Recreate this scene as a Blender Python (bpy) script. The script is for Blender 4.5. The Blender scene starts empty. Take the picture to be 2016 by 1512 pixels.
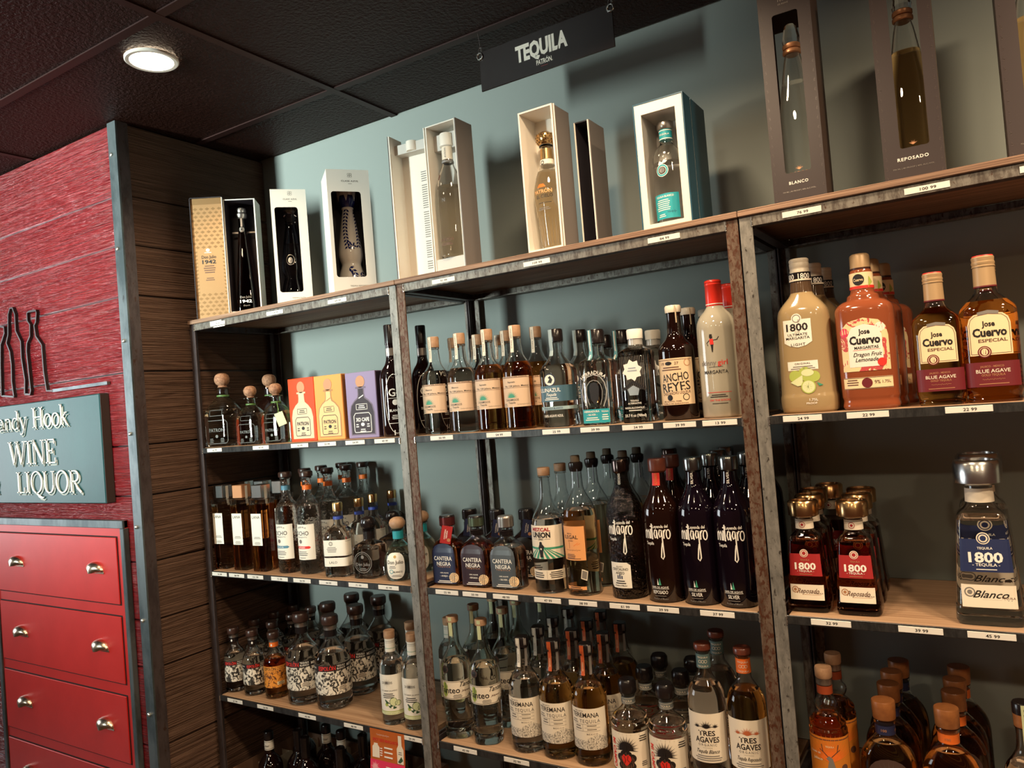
import bpy, math, random
from mathutils import Vector, Matrix
random.seed(7)
SC = bpy.context.scene
COL = SC.collection
PI = math.pi
Z0 = 1.5                      # height of the scene's working origin above the floor (the front edge of the upper shelf)

# ------------------------------------------------------------------ camera, light, exposure
cam_d = bpy.data.cameras.new('camera')
cam = bpy.data.objects.new('camera', cam_d)
COL.objects.link(cam)
YAW, PITCH, ROLL, FPX = 0.5563, 0.0244, -0.0798, 1497.1
fw = Vector((-math.sin(YAW) * math.cos(PITCH), math.cos(YAW) * math.cos(PITCH), math.sin(PITCH)))
rt = fw.cross(Vector((0, 0, 1))).normalized()
up = rt.cross(fw)
rt2 = rt * math.cos(ROLL) + up * math.sin(ROLL)
up2 = -rt * math.sin(ROLL) + up * math.cos(ROLL)
cam.matrix_world = Matrix.Translation((1.3166, -1.5696, 0.0585 + Z0)) @ Matrix((rt2, up2, -fw)).transposed().to_4x4()
cam_d.sensor_fit = 'HORIZONTAL'
cam_d.sensor_width = 36.0
cam_d.lens = 36.0 * FPX / 2016.0
cam_d.clip_start = 0.05
SC.camera = cam

world = bpy.data.worlds.new('room_ambient')
SC.world = world
world.use_nodes = True
bg = world.node_tree.nodes['Background']
bg.inputs[0].default_value = (1.0, 0.40, 0.25, 1)
bg.inputs[1].default_value = 0.060

def area_light(name, loc, target, sx, sy, power, col, spread=180.0, shape='RECTANGLE'):
    d = bpy.data.lights.new(name, 'AREA')
    d.shape = shape
    d.size = sx
    if shape in ('RECTANGLE', 'ELLIPSE'):
        d.size_y = sy
    d.energy = power
    d.color = col
    d.spread = math.radians(spread)
    o = bpy.data.objects.new(name, d)
    COL.objects.link(o)
    o.location = loc
    o.rotation_euler = (Vector(target) - Vector(loc)).to_track_quat('-Z', 'Y').to_euler()
    return o

DAY = (0.86, 1.0, 0.95)
SKY = (0.90, 0.97, 1.0)
WARM = (1.0, 0.75, 0.49)
# daylight through the shop door, in front of the racks and to the left of the camera
area_light('door_daylight', (-1.45, -4.1, Z0 + 0.45), (-1.05, 0.37, Z0 + 0.95), 0.34, 1.2, 34, DAY, 48)
# daylight through the long shop window on the left
area_light('window_daylight', (-4.9, -1.95, Z0 + 0.15), (-1.6, -0.35, Z0 + 0.2), 1.9, 1.5, 24, SKY, 105)
# recessed ceiling lamps: the row along the racks (one of them in view) and a row behind the camera
for lx, ly, pw, sp in ((-0.466, -0.358, 4.5, 125), (0.694, -0.358, 10.0, 150), (1.854, -0.358, 20.0, 172)):
    area_light('ceiling_lamp', (lx, ly, Z0 + 1.018), (lx, ly, 0), 0.15, 0.15, pw, WARM, sp, 'DISK')
for lx, ly, pw in ((-0.3, -1.0, 5.0), (0.85, -1.0, 12.0), (2.0, -1.0, 22.0), (0.3, -2.6, 8.0), (1.5, -2.6, 17.0), (2.7, -2.6, 20.0)):
    area_light('ceiling_lamp', (lx, ly, Z0 + 1.018), (lx, ly, 0), 0.15, 0.15, pw, WARM, 160, 'DISK')
vs = SC.view_settings
vs.view_transform = 'Standard'
vs.look = 'None'
vs.exposure = 0.0
vs.gamma = 1.0
vs.use_curve_mapping = False
cy = SC.cycles
cy.max_bounces = 14
cy.transmission_bounces = 14
cy.transparent_max_bounces = 8
cy.glossy_bounces = 6
cy.diffuse_bounces = 3
cy.use_denoising = True
cy.sample_clamp_indirect = 3.0
cy.blur_glossy = 0.6

# ------------------------------------------------------------------ materials
def lin(c):
    if isinstance(c, str):
        v = [int(c[i:i + 2], 16) / 255 for i in (0, 2, 4)]
        return tuple(x / 12.92 if x <= 0.04045 else ((x + 0.055) / 1.055) ** 2.4 for x in v) + (1.0,)
    return tuple(c) + (1.0,)

MATS = {}

class Nodes:
    def __init__(self, name):
        self.m = bpy.data.materials.new(name)
        self.m.use_nodes = True
        self.t = self.m.node_tree
        self.b = self.t.nodes['Principled BSDF']
    def n(self, kind, **kw):
        nd = self.t.nodes.new(kind)
        for k, v in kw.items():
            if k in nd.inputs:
                nd.inputs[k].default_value = v
            else:
                setattr(nd, k, v)
        return nd
    def l(self, a, b):
        self.t.links.new(a, b)
    def coord(self, scale=(1, 1, 1), which='Object', rot=(0, 0, 0)):
        tc = self.n('ShaderNodeTexCoord')
        mp = self.n('ShaderNodeMapping')
        mp.inputs['Scale'].default_value = scale
        mp.inputs['Rotation'].default_value = rot
        self.l(tc.outputs[which], mp.inputs['Vector'])
        return mp.outputs[0]
    def noise(self, vec, scale, detail=4.0, rough=0.6, dist=0.0):
        nd = self.n('ShaderNodeTexNoise')
        nd.inputs['Scale'].default_value = scale
        nd.inputs['Detail'].default_value = detail
        nd.inputs['Roughness'].default_value = rough
        nd.inputs['Distortion'].default_value = dist
        self.l(vec, nd.inputs['Vector'])
        return nd.outputs['Fac']
    def ramp(self, fac, stops, interp='LINEAR'):
        nd = self.n('ShaderNodeValToRGB')
        cr = nd.color_ramp
        cr.interpolation = interp
        while len(cr.elements) < len(stops):
            cr.elements.new(0.5)
        for e, (p, c) in zip(cr.elements, stops):
            e.position = p
            e.color = lin(c)
        self.l(fac, nd.inputs[0])
        return nd.outputs[0]
    def mix(self, fac, a, b):
        nd = self.n('ShaderNodeMix', data_type='RGBA')
        if isinstance(fac, (int, float)):
            nd.inputs[0].default_value = fac
        else:
            self.l(fac, nd.inputs[0])
        for s, v in ((6, a), (7, b)):
            if hasattr(v, 'is_output'):
                self.l(v, nd.inputs[s])
            else:
                nd.inputs[s].default_value = lin(v)
        return nd.outputs[2]
    def bump(self, h, strength, dist=0.002):
        nd = self.n('ShaderNodeBump')
        nd.inputs['Strength'].default_value = strength
        nd.inputs['Distance'].default_value = dist
        self.l(h, nd.inputs['Height'])
        self.l(nd.outputs[0], self.b.inputs['Normal'])

def mat(name, col, rough=0.5, metal=0.0, spec=0.5, coat=0.0, vary=None, bump=None, emit=None):
    """vary = (second colour, noise scale, contrast low, contrast high); bump = (scale, strength, distance)"""
    if name in MATS:
        return MATS[name]
    N = Nodes(name)
    b = N.b
    b.inputs['Base Color'].default_value = lin(col)
    b.inputs['Roughness'].default_value = rough
    b.inputs['Metallic'].default_value = metal
    b.inputs['Specular IOR Level'].default_value = spec
    b.inputs['Coat Weight'].default_value = coat
    b.inputs['Coat Roughness'].default_value = 0.05
    if emit:
        b.inputs['Emission Color'].default_value = lin(col)
        b.inputs['Emission Strength'].default_value = emit
    if vary:
        v = N.coord()
        f = N.noise(v, vary[1])
        N.l(N.ramp(f, ((vary[2], col), (vary[3], vary[0]))), b.inputs['Base Color'])
    if bump:
        v = N.coord()
        N.bump(N.noise(v, bump[0], 3.0), bump[1], bump[2])
    MATS[name] = N.m
    return N.m

def glass(name, tint, liquid=None, fill=0.1, rough=0.0, bump=None, ior=1.42):
    """clear bottle glass whose contents take the liquid's colour up to the fill height (object space)"""
    if name in MATS:
        return MATS[name]
    N = Nodes(name)
    b = N.b
    b.inputs['Transmission Weight'].default_value = 1.0
    b.inputs['IOR'].default_value = ior
    b.inputs['Roughness'].default_value = rough
    b.inputs['Base Color'].default_value = lin(tint)
    if liquid:
        tc = N.n('ShaderNodeTexCoord')
        sx = N.n('ShaderNodeSeparateXYZ')
        N.l(tc.outputs['Object'], sx.inputs[0])
        mr = N.n('ShaderNodeMapRange')
        mr.inputs['From Min'].default_value = fill - 0.001
        mr.inputs['From Max'].default_value = fill + 0.001
        N.l(sx.outputs['Z'], mr.inputs['Value'])
        N.l(N.mix(mr.outputs[0], liquid, tint), b.inputs['Base Color'])
    if bump:
        v = N.coord()
        N.bump(N.noise(v, bump[0], 2.0), bump[1], bump[2])
    MATS[name] = N.m
    return N.m

def wood_boards(name, dark, light, rough, spec, grain=24.0, strength=0.6, coat=0.0, axis='X', dist=0.004, knot_w=0.16, ior=1.5):
    """sawn softwood: long grain ridges along one axis with knots, as colour and fine relief"""
    N = Nodes(name)
    st = {'X': (1.0, 9.0, 9.0), 'Y': (9.0, 1.0, 9.0)}[axis]
    tc = N.n('ShaderNodeTexCoord')
    oi = N.n('ShaderNodeObjectInfo')
    sc_ = N.n('ShaderNodeVectorMath', operation='SCALE')
    sc_.inputs[0].default_value = (13.1, 7.7, 3.3)
    N.l(oi.outputs['Random'], sc_.inputs['Scale'])
    ad = N.n('ShaderNodeVectorMath', operation='ADD')
    N.l(tc.outputs['Object'], ad.inputs[0])
    N.l(sc_.outputs[0], ad.inputs[1])
    mp = N.n('ShaderNodeMapping')
    mp.inputs['Scale'].default_value = st
    N.l(ad.outputs[0], mp.inputs[0])
    # rings bend round the knots
    kn = N.n('ShaderNodeTexNoise')
    kn.inputs['Scale'].default_value = 1.6
    kn.inputs['Detail'].default_value = 1.5
    N.l(mp.outputs[0], kn.inputs['Vector'])
    k2 = N.n('ShaderNodeMath', operation='MULTIPLY')
    k2.inputs[1].default_value = 17.0
    N.l(kn.outputs['Fac'], k2.inputs[0])
    s1 = N.n('ShaderNodeMath', operation='SINE')
    a1 = N.n('ShaderNodeMath', operation='MULTIPLY')
    a1.inputs[1].default_value = 2.6
    N.l(k2.outputs[0], a1.inputs[0])
    N.l(a1.outputs[0], s1.inputs[0])
    fine = N.n('ShaderNodeTexNoise')
    fine.inputs['Scale'].default_value = grain
    fine.inputs['Detail'].default_value = 3.0
    m2 = N.n('ShaderNodeMapping')
    m2.inputs['Scale'].default_value = {'X': (0.10, 1.0, 1.0), 'Y': (1.0, 0.10, 1.0)}[axis]
    N.l(mp.outputs[0], m2.inputs[0])
    N.l(m2.outputs[0], fine.inputs['Vector'])
    mx = N.n('ShaderNodeMath', operation='MULTIPLY_ADD')
    mx.inputs[1].default_value = knot_w
    N.l(s1.outputs[0], mx.inputs[0])
    N.l(fine.outputs['Fac'], mx.inputs[2])
    col = N.ramp(fine.outputs['Fac'], ((0.30, dark), (0.70, light)))
    N.l(col, N.b.inputs['Base Color'])
    N.b.inputs['Roughness'].default_value = rough
    N.b.inputs['Specular IOR Level'].default_value = spec
    N.b.inputs['Coat Weight'].default_value = coat
    N.b.inputs['Coat Roughness'].default_value = 0.12
    N.b.inputs['IOR'].default_value = ior
    N.bump(mx.outputs[0], strength, dist)
    MATS[name] = N.m
    return N.m

def steel(name, base, patch, rust, rust_at, rough=0.45, metal=0.55, scale=28.0):
    N = Nodes(name)
    v = N.coord((1, 1, 0.35))
    f = N.noise(v, scale, 6.0, 0.7)
    c1 = N.ramp(f, ((0.40, base), (0.58, patch)))
    v2 = N.coord((1, 1, 0.5))
    f2 = N.noise(v2, scale * 1.9, 5.0, 0.65, 0.3)
    m = N.ramp(f2, ((rust_at, '000000'), (rust_at + 0.07, 'ffffff')))
    N.l(N.mix(m, c1, rust), N.b.inputs['Base Color'])
    N.b.inputs['Metallic'].default_value = metal
    N.b.inputs['Roughness'].default_value = rough
    N.bump(f2, 0.25, 0.0008)
    MATS[name] = N.m
    return N.m

# ------------------------------------------------------------------ mesh building
def lerp(a, b, t):
    return a + (b - a) * t

class MB:
    """collects shapes and links them as one mesh object"""
    def __init__(self):
        self.v, self.f, self.fm, self.sm, self.mats = [], [], [], [], []
    def mi(self, m):
        if m not in self.mats:
            self.mats.append(m)
        return self.mats.index(m)
    def add(self, vs_, fs, m, smooth=False, M=None):
        o = len(self.v)
        if M is not None:
            vs_ = [M @ Vector(p) for p in vs_]
        self.v.extend([tuple(p) for p in vs_])
        i = self.mi(m)
        for f in fs:
            self.f.append([o + k for k in f])
            self.fm.append(i)
            self.sm.append(smooth)
        return self
    def box(self, x0, x1, y0, y1, z0, z1, m, M=None, bev=0.0):
        if bev > 0:
            b = min(bev, (x1 - x0) * .45, (y1 - y0) * .45, (z1 - z0) * .45)
            vs_ = []
            for X, sx in ((x0, 1), (x1, -1)):
                for Y, sy in ((y0, 1), (y1, -1)):
                    for Z, sz in ((z0, 1), (z1, -1)):
                        vs_ += [(X, Y + b * sy, Z + b * sz), (X + b * sx, Y, Z + b * sz), (X + b * sx, Y + b * sy, Z)]
            def i(ix, iy, iz, k):
                return (ix * 4 + iy * 2 + iz) * 3 + k
            fs = []
            for a in (0, 1):
                q = [i(a, 0, 0, 0), i(a, 0, 1, 0), i(a, 1, 1, 0), i(a, 1, 0, 0)]
                fs.append(q if a == 0 else q[::-1])
                q = [i(0, a, 0, 1), i(1, a, 0, 1), i(1, a, 1, 1), i(0, a, 1, 1)]
                fs.append(q if a == 0 else q[::-1])
                q = [i(0, 0, a, 2), i(0, 1, a, 2), i(1, 1, a, 2), i(1, 0, a, 2)]
                fs.append(q if a == 0 else q[::-1])
            for a in (0, 1):
                for c in (0, 1):
                    q = [i(0, a, c, 1), i(0, a, c, 2), i(1, a, c, 2), i(1, a, c, 1)]
                    fs.append(q if (a + c) % 2 == 0 else q[::-1])
                    q = [i(a, 0, c, 0), i(a, 1, c, 0), i(a, 1, c, 2), i(a, 0, c, 2)]
                    fs.append(q if (a + c) % 2 == 0 else q[::-1])
                    q = [i(a, c, 0, 0), i(a, c, 0, 1), i(a, c, 1, 1), i(a, c, 1, 0)]
                    fs.append(q if (a + c) % 2 == 1 else q[::-1])
                    fs.append([i(0, a, c, 0), i(0, a, c, 1), i(0, a, c, 2)] if (a + c) % 2 == 0 else [i(0, a, c, 2), i(0, a, c, 1), i(0, a, c, 0)])
                    fs.append([i(1, a, c, 2), i(1, a, c, 1), i(1, a, c, 0)] if (a + c) % 2 == 0 else [i(1, a, c, 0), i(1, a, c, 1), i(1, a, c, 2)])
            return self.add(vs_, fs, m, False, M)
        vs_ = [(x0, y0, z0), (x1, y0, z0), (x1, y1, z0), (x0, y1, z0), (x0, y0, z1), (x1, y0, z1), (x1, y1, z1), (x0, y1, z1)]
        fs = [(0, 3, 2, 1), (4, 5, 6, 7), (0, 1, 5, 4), (1, 2, 6, 5), (2, 3, 7, 6), (3, 0, 4, 7)]
        return self.add(vs_, fs, m, False, M)
    def loft(self, secs, m, seg=24, flip=False, smooth=True, caps=(True, True), M=None):
        vs_, fs = [], []
        for s in secs:
            z, rx, ry, n = sec4(s)
            for k in range(seg):
                x, y = sup(2 * PI * k / seg, n)
                vs_.append((x * rx, y * ry, z))
        for i in range(len(secs) - 1):
            for k in range(seg):
                a, b = i * seg + k, i * seg + (k + 1) % seg
                q = (a, b, b + seg, a + seg)
                fs.append(q[::-1] if flip else q)
        if caps[0]:
            q = list(range(seg))
            fs.append(q if flip else q[::-1])
        if caps[1]:
            q = [(len(secs) - 1) * seg + k for k in range(seg)]
            fs.append(q[::-1] if flip else q)
        o = len(self.f)
        self.add(vs_, fs, m, smooth, M)
        if smooth:
            for k in range(int(caps[0]) + int(caps[1])):
                self.sm[-1 - k] = False
        return self
    def tube(self, pts, r, m, seg=6, closed=False):
        pts = [Vector(p) for p in pts]
        vs_, fs = [], []
        n = len(pts)
        for i, p in enumerate(pts):
            a = pts[i - 1] if (i > 0 or closed) else p
            b = pts[(i + 1) % n] if (i < n - 1 or closed) else p
            t = (b - a).normalized()
            u = t.orthogonal().normalized() if i == 0 else (pu - t * pu.dot(t)).normalized()
            pu = u
            w = t.cross(u)
            for k in range(seg):
                an = 2 * PI * k / seg
                vs_.append(p + u * (r * math.cos(an)) + w * (r * math.sin(an)))
        rng = n if closed else n - 1
        for i in range(rng):
            for k in range(seg):
                a, b = i * seg + k, i * seg + (k + 1) % seg
                c, d = ((i + 1) % n) * seg + (k + 1) % seg, ((i + 1) % n) * seg + k
                fs.append((a, b, c, d))
        if not closed:
            fs.append(list(range(seg))[::-1])
            fs.append([(n - 1) * seg + k for k in range(seg)])
        return self.add(vs_, fs, m, True)
    def ribbon(self, pts, w, d, m, M=None):
        """flat bar of width w and thickness d (towards -y) following points (x, z)"""
        n = len(pts)
        L, R = [], []
        for i, p in enumerate(pts):
            a = Vector(pts[max(i - 1, 0)])
            b = Vector(pts[min(i + 1, n - 1)])
            t = (b - a).normalized()
            nn = Vector((-t.y, t.x))
            q = Vector(p)
            ww = w[i] if isinstance(w, (list, tuple)) else w
            L.append(q + nn * ww / 2)
            R.append(q - nn * ww / 2)
        vs_, fs = [], []
        for a, b in zip(L, R):
            vs_ += [(a.x, 0, a.y), (b.x, 0, b.y), (a.x, -d, a.y), (b.x, -d, b.y)]
        for i in range(n - 1):
            o = i * 4
            fs += [(o + 2, o + 3, o + 7, o + 6), (o, o + 2, o + 6, o + 4), (o + 3, o + 1, o + 5, o + 7), (o + 1, o, o + 4, o + 5)]
        fs += [(0, 1, 3, 2), (4 * n - 4, 4 * n - 2, 4 * n - 1, 4 * n - 3)]
        return self.add(vs_, fs, m, False, M)
    def mesh(self, name):
        me = bpy.data.meshes.new(name)
        me.from_pydata(self.v, [], self.f)
        for m in self.mats:
            me.materials.append(m)
        me.polygons.foreach_set('material_index', self.fm)
        me.polygons.foreach_set('use_smooth', self.sm)
        me.update()
        if any(self.sm):
            me.set_sharp_from_angle(angle=math.radians(38))
        return me
    def build(self, name, parent=None, loc=None, rz=0.0):
        return link(name, self.mesh(name), parent, loc, rz)

def link(name, me, parent=None, loc=None, rz=0.0):
    o = bpy.data.objects.new(name, me)
    COL.objects.link(o)
    if parent is not None:
        o.parent = parent
    if loc is not None:
        o.location = loc
    if rz:
        o.rotation_euler = (0, 0, rz)
    return o

def tag(o, label=None, cat=None, group=None, kind=None):
    if label: o['label'] = label
    if cat: o['category'] = cat
    if group: o['group'] = group
    if kind: o['kind'] = kind
    return o

def thing(name, label, cat, loc, rz=0.0, group=None):
    return tag(link(name, None, None, loc, rz), label, cat, group)

def sec4(s):
    if len(s) == 2:
        return s[0], s[1], s[1], 2.0
    if len(s) == 3:
        return s[0], s[1], s[2], 2.0
    return s

def sup(a, n):
    c, s = math.cos(a), math.sin(a)
    if n == 2.0:
        return c, s
    e = 2.0 / n
    return math.copysign(abs(c) ** e, c), math.copysign(abs(s) ** e, s)

# a surface made of stacked cross-sections, addressed by height and arc length from the middle of its front (-y)
class Surf:
    def __init__(self, secs, N=96):
        self.s = [sec4(x) for x in secs]
        self.N = N
        self.cache = {}
    def at_z(self, z):
        S = self.s
        if z <= S[0][0]: return S[0][1:]
        for a, b in zip(S, S[1:]):
            if a[0] <= z <= b[0] and b[0] > a[0]:
                t = (z - a[0]) / (b[0] - a[0])
                return tuple(lerp(a[i], b[i], t) for i in (1, 2, 3))
        return S[-1][1:]
    def row(self, z):
        k = round(z, 5)
        if k in self.cache: return self.cache[k]
        rx, ry, n = self.at_z(z)
        pts, L = [], [0.0]
        for i in range(self.N + 1):
            x, y = sup(-PI / 2 + 2 * PI * i / self.N, n)
            pts.append((x * rx, y * ry))
            if i: L.append(L[-1] + math.hypot(pts[i][0] - pts[i - 1][0], pts[i][1] - pts[i - 1][1]))
        self.cache[k] = (pts, L)
        return pts, L
    def __call__(self, s, z, off):
        pts, L = self.row(z)
        tot = L[-1]
        s = s % tot
        lo, hi = 0, len(L) - 1
        while hi - lo > 1:
            mid = (lo + hi) // 2
            if L[mid] <= s: lo = mid
            else: hi = mid
        t = (s - L[lo]) / max(L[hi] - L[lo], 1e-9)
        x, y = lerp(pts[lo][0], pts[hi][0], t), lerp(pts[lo][1], pts[hi][1], t)
        dx, dy = pts[hi][0] - pts[lo][0], pts[hi][1] - pts[lo][1]
        d = math.hypot(dx, dy) or 1.0
        return (x + dy / d * off, y - dx / d * off, z)

def flat(x0=0.0, y0=0.0, z0=0.0):
    """a plane facing -y"""
    return lambda s, z, off: (x0 + s, y0 - off, z0 + z)

# ------------------------------------------------------------------ lettering
_tmp = bpy.data.scenes.new('lettering')
_TX = {}
def text_mesh(s, bold=0.0, shear=0.0, space=1.0):
    k = (s, bold, shear, space)
    if k not in _TX:
        cu = bpy.data.curves.new('t', 'FONT')
        cu.body = s
        cu.resolution_u = 2
        cu.offset = bold
        cu.shear = shear
        cu.space_character = space
        cu.align_x = 'CENTER'
        ob = bpy.data.objects.new('t', cu)
        _tmp.collection.objects.link(ob)
        vl = _tmp.view_layers[0]
        vl.update()
        dg = vl.depsgraph
        me = ob.evaluated_get(dg).to_mesh()
        vs_ = [(v.co.x, v.co.y) for v in me.vertices]
        fs = [tuple(p.vertices) for p in me.polygons]
        ob.evaluated_get(dg).to_mesh_clear()
        bpy.data.objects.remove(ob)
        bpy.data.curves.remove(cu)
        if not vs_:
            vs_ = [(0, 0)]
        _TX[k] = (vs_, fs, min(v[0] for v in vs_), max(v[0] for v in vs_))
    return _TX[k]

CAPH = 0.73    # cap height of the built-in face at size 1

def clip(P, ax, v, sg):
    out = []
    for i, b in enumerate(P):
        a = P[i - 1]
        da, db = (a[ax] - v) * sg, (b[ax] - v) * sg
        if (da >= 0) != (db >= 0):
            t = da / (da - db)
            out.append((lerp(a[0], b[0], t), lerp(a[1], b[1], t)))
        if db >= 0:
            out.append(b)
    return out

def draw(mb, S, op, lay):
    """one printed mark on surface S; lengths in millimetres"""
    off = 0.0003 + 0.00022 * lay
    mm = 0.001
    k = op[0]
    def put(vs2, fs, m):
        out = [S(x * mm, z * mm, off) for x, z in vs2]
        mb.add(out, fs, m)
    def poly(P, m):
        """a polygon cut into small cells so that it follows a curved surface"""
        x0, x1 = min(p[0] for p in P), max(p[0] for p in P)
        z0, z1 = min(p[1] for p in P), max(p[1] for p in P)
        nx, nz = max(1, math.ceil((x1 - x0) / 5)), max(1, math.ceil((z1 - z0) / 12))
        for i in range(nx):
            A = clip(clip(P, 0, lerp(x0, x1, i / nx), 1), 0, lerp(x0, x1, (i + 1) / nx), -1) if nx > 1 else P
            for j in range(nz):
                B = clip(clip(A, 1, lerp(z0, z1, j / nz), 1), 1, lerp(z0, z1, (j + 1) / nz), -1) if nz > 1 else A
                if len(B) > 2:
                    put(B, [list(range(len(B)))], m)
    if k == 't':
        _, s, x, z, h, m = op[:6]
        o = op[6] if len(op) > 6 else {}
        vs2, fs, x0, x1 = text_mesh(s, o.get('b', 0.0) + 0.012, o.get('sh', 0.0), o.get('sp', 1.0))
        sc = h / CAPH
        sx = sc
        if 'w' in o:
            sx = o['w'] / max(x1 - x0, 1e-6)
        cx = (x0 + x1) / 2
        r = math.radians(o.get('r', 0))
        P = []
        for a, b in vs2:
            a, b = (a - cx) * sx, b * sc - h / 2
            if 'arc' in o:
                R_ = o['arc']
                t = a / R_
                a, b = (R_ + b) * math.sin(t), (R_ + b) * math.cos(t) - R_
            P.append((x + a * math.cos(r) - b * math.sin(r), z + a * math.sin(r) + b * math.cos(r)))
        put(P, fs, m)
    elif k == 'r':
        _, a, b, c, d, m = op
        n = max(1, int(abs(b - a) / 4))
        nz = max(1, int(abs(d - c) / 12))
        P, F = [], []
        for j in range(nz + 1):
            for i in range(n + 1):
                P.append((lerp(a, b, i / n), lerp(c, d, j / nz)))
        for j in range(nz):
            for i in range(n):
                q = j * (n + 1) + i
                F.append((q, q + 1, q + n + 2, q + n + 1))
        put(P, F, m)
    elif k == 'd':
        _, x, z, r, m = op[:5]
        ry = op[5] if len(op) > 5 else r
        n = 20
        poly([(x + r * math.cos(2 * PI * i / n), z + ry * math.sin(2 * PI * i / n)) for i in range(n)], m)
    elif k == 'o':
        _, x, z, r, w, m = op[:6]
        ry = op[6] if len(op) > 6 else r
        n = 28
        P = []
        for i in range(n):
            c, s = math.cos(2 * PI * i / n), math.sin(2 * PI * i / n)
            P += [(x + r * c, z + ry * s), (x + (r - w) * c, z + (ry - w) * s)]
        put(P, [(2 * i, 2 * ((i + 1) % n), 2 * ((i + 1) % n) + 1, 2 * i + 1) for i in range(n)], m)
    elif k == 'p':
        poly(op[1], op[2])
    elif k == 'l':
        _, pts, w, m = op
        if not isinstance(w, (list, tuple)):
            q = [pts[0]]
            for a, b in zip(pts, pts[1:]):
                c = max(1, int(math.hypot(b[0] - a[0], b[1] - a[1]) / 5))
                q += [(lerp(a[0], b[0], t / c), lerp(a[1], b[1], t / c)) for t in range(1, c + 1)]
            pts = q
        P, F = [], []
        n = len(pts)
        for i, p in enumerate(pts):
            a, b = pts[max(i - 1, 0)], pts[min(i + 1, n - 1)]
            tx, tz = b[0] - a[0], b[1] - a[1]
            d = math.hypot(tx, tz) or 1
            ww = (w[i] if isinstance(w, (list, tuple)) else w) / 2
            P += [(p[0] - tz / d * ww, p[1] + tx / d * ww), (p[0] + tz / d * ww, p[1] - tx / d * ww)]
        F = [(2 * i + 1, 2 * i + 3, 2 * i + 2, 2 * i) for i in range(n - 1)]
        put(P, F, m)
    elif k == 'fan':
        _, x, z, r, n, a0, a1, w, m = op
        for i in range(n):
            a = math.radians(lerp(a0, a1, i / (n - 1)))
            rr_ = r * (1.0 if i % 2 == 0 else 0.8)
            c, s = math.cos(a), math.sin(a)
            poly([(x - s * w, z + c * w), (x + s * w, z - c * w), (x + rr_ * c, z + rr_ * s)], m)
    elif k == 'sq':      # a block of small print: n short lines
        _, x, z, w, n, gap, m = op
        for i in range(n):
            ww = w * (0.75 + 0.25 * ((i * 37) % 10) / 10)
            draw(mb, S, ('r', x - ww / 2, x + ww / 2, z - i * gap - gap * .22, z - i * gap + gap * .22, m), lay)

def print_on(mb, S, ops):
    lay = 0
    for op in ops:
        if op == '+':
            lay += 1
            continue
        draw(mb, S, op, lay)
# ------------------------------------------------------------------ palette
TEAL = mat('teal_paint', (0.252, 0.285, 0.265), 0.62, spec=0.3, bump=(260, 0.08, 0.0006))
CEIL = mat('ceiling_paint', (0.022, 0.0070, 0.0045), 0.45, spec=0.16, bump=(95, 1.0, 0.010))
BARM = mat('ceiling_bar_paint', (0.030, 0.010, 0.008), 0.5, spec=0.3)
FLOORM = mat('floor_boards', (0.10, 0.055, 0.03), 0.4)
REDW = wood_boards('red_stained_boards', (0.17, 0.005, 0.007), (0.33, 0.010, 0.014), 0.17, 0.6, 50, 1.0, 0.0, dist=0.009, ior=1.85)
BRNW = wood_boards('brown_stained_boards', (0.080, 0.042, 0.026), (0.150, 0.083, 0.054), 0.62, 0.25, 34, 1.0, axis='Y', dist=0.012)
SHELFW = wood_boards('shelf_wood', (0.26, 0.15, 0.085), (0.46, 0.30, 0.185), 0.45, 0.4, 30, 0.15, dist=0.001)
TOPW = wood_boards('weathered_shelf_wood', (0.13, 0.07, 0.045), (0.40, 0.25, 0.165), 0.6, 0.3, 40, 0.5, dist=0.002)
RED_PAINT = mat('red_paint', (0.56, 0.022, 0.018), 0.38, spec=0.4, vary=((0.50, 0.018, 0.014), 9, 0.35, 0.7))
TRIM_STEEL = steel('dark_trim_steel', (0.060, 0.080, 0.085), (0.13, 0.155, 0.16), (0.045, 0.045, 0.045), 0.66, 0.42, 0.6, 14)
RAIL = steel('dark_rail_steel', (0.034, 0.034, 0.035), (0.064, 0.063, 0.063), (0.050, 0.045, 0.042), 0.66, 0.40, 0.6, 60)
MOTTLE = steel('mottled_rail_steel', (0.096, 0.077, 0.064), (0.230, 0.211, 0.182), (0.070, 0.032, 0.018), 0.60, 0.48, 0.45, 75)
PALE = steel('pale_post_steel', (0.177, 0.170, 0.153), (0.286, 0.272, 0.245), (0.051, 0.041, 0.034), 0.59, 0.48, 0.40, 60)
RUSTY = steel('rusty_post_steel', (0.088, 0.046, 0.027), (0.170, 0.116, 0.082), (0.082, 0.025, 0.009), 0.50, 0.6, 0.35, 70)
DARKP = steel('dark_post_steel', (0.055, 0.04, 0.04), (0.09, 0.07, 0.07), (0.06, 0.03, 0.02), 0.6, 0.5, 0.5, 30)
WELDM = mat('weld_bead', (0.62, 0.60, 0.56), 0.22, 0.9)
BOLTM = mat('bright_bolt', (0.70, 0.66, 0.58), 0.25, 0.9)
LETTER = mat('cream_lettering', (0.86, 0.80, 0.68), 0.5)
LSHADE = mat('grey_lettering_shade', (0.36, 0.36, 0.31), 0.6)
SIGNG = mat('green_sign_paint', (0.008, 0.050, 0.052), 0.36, spec=0.2, coat=0.0, vary=((0.011, 0.065, 0.064), 6, 0.3, 0.7), bump=(120, 0.12, 0.001))
SIGNE = mat('dark_sign_edge', (0.03, 0.02, 0.017), 0.6)
IRON = mat('black_iron', (0.022, 0.014, 0.012), 0.45, spec=0.5)
BRASS = mat('brushed_nickel', (0.72, 0.60, 0.46), 0.26, 1.0)
CHROME = mat('polished_metal', (0.80, 0.77, 0.72), 0.14, 1.0)

CZ = Z0 + 1.029
WX0, WX1 = -5.0, 3.4

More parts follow.
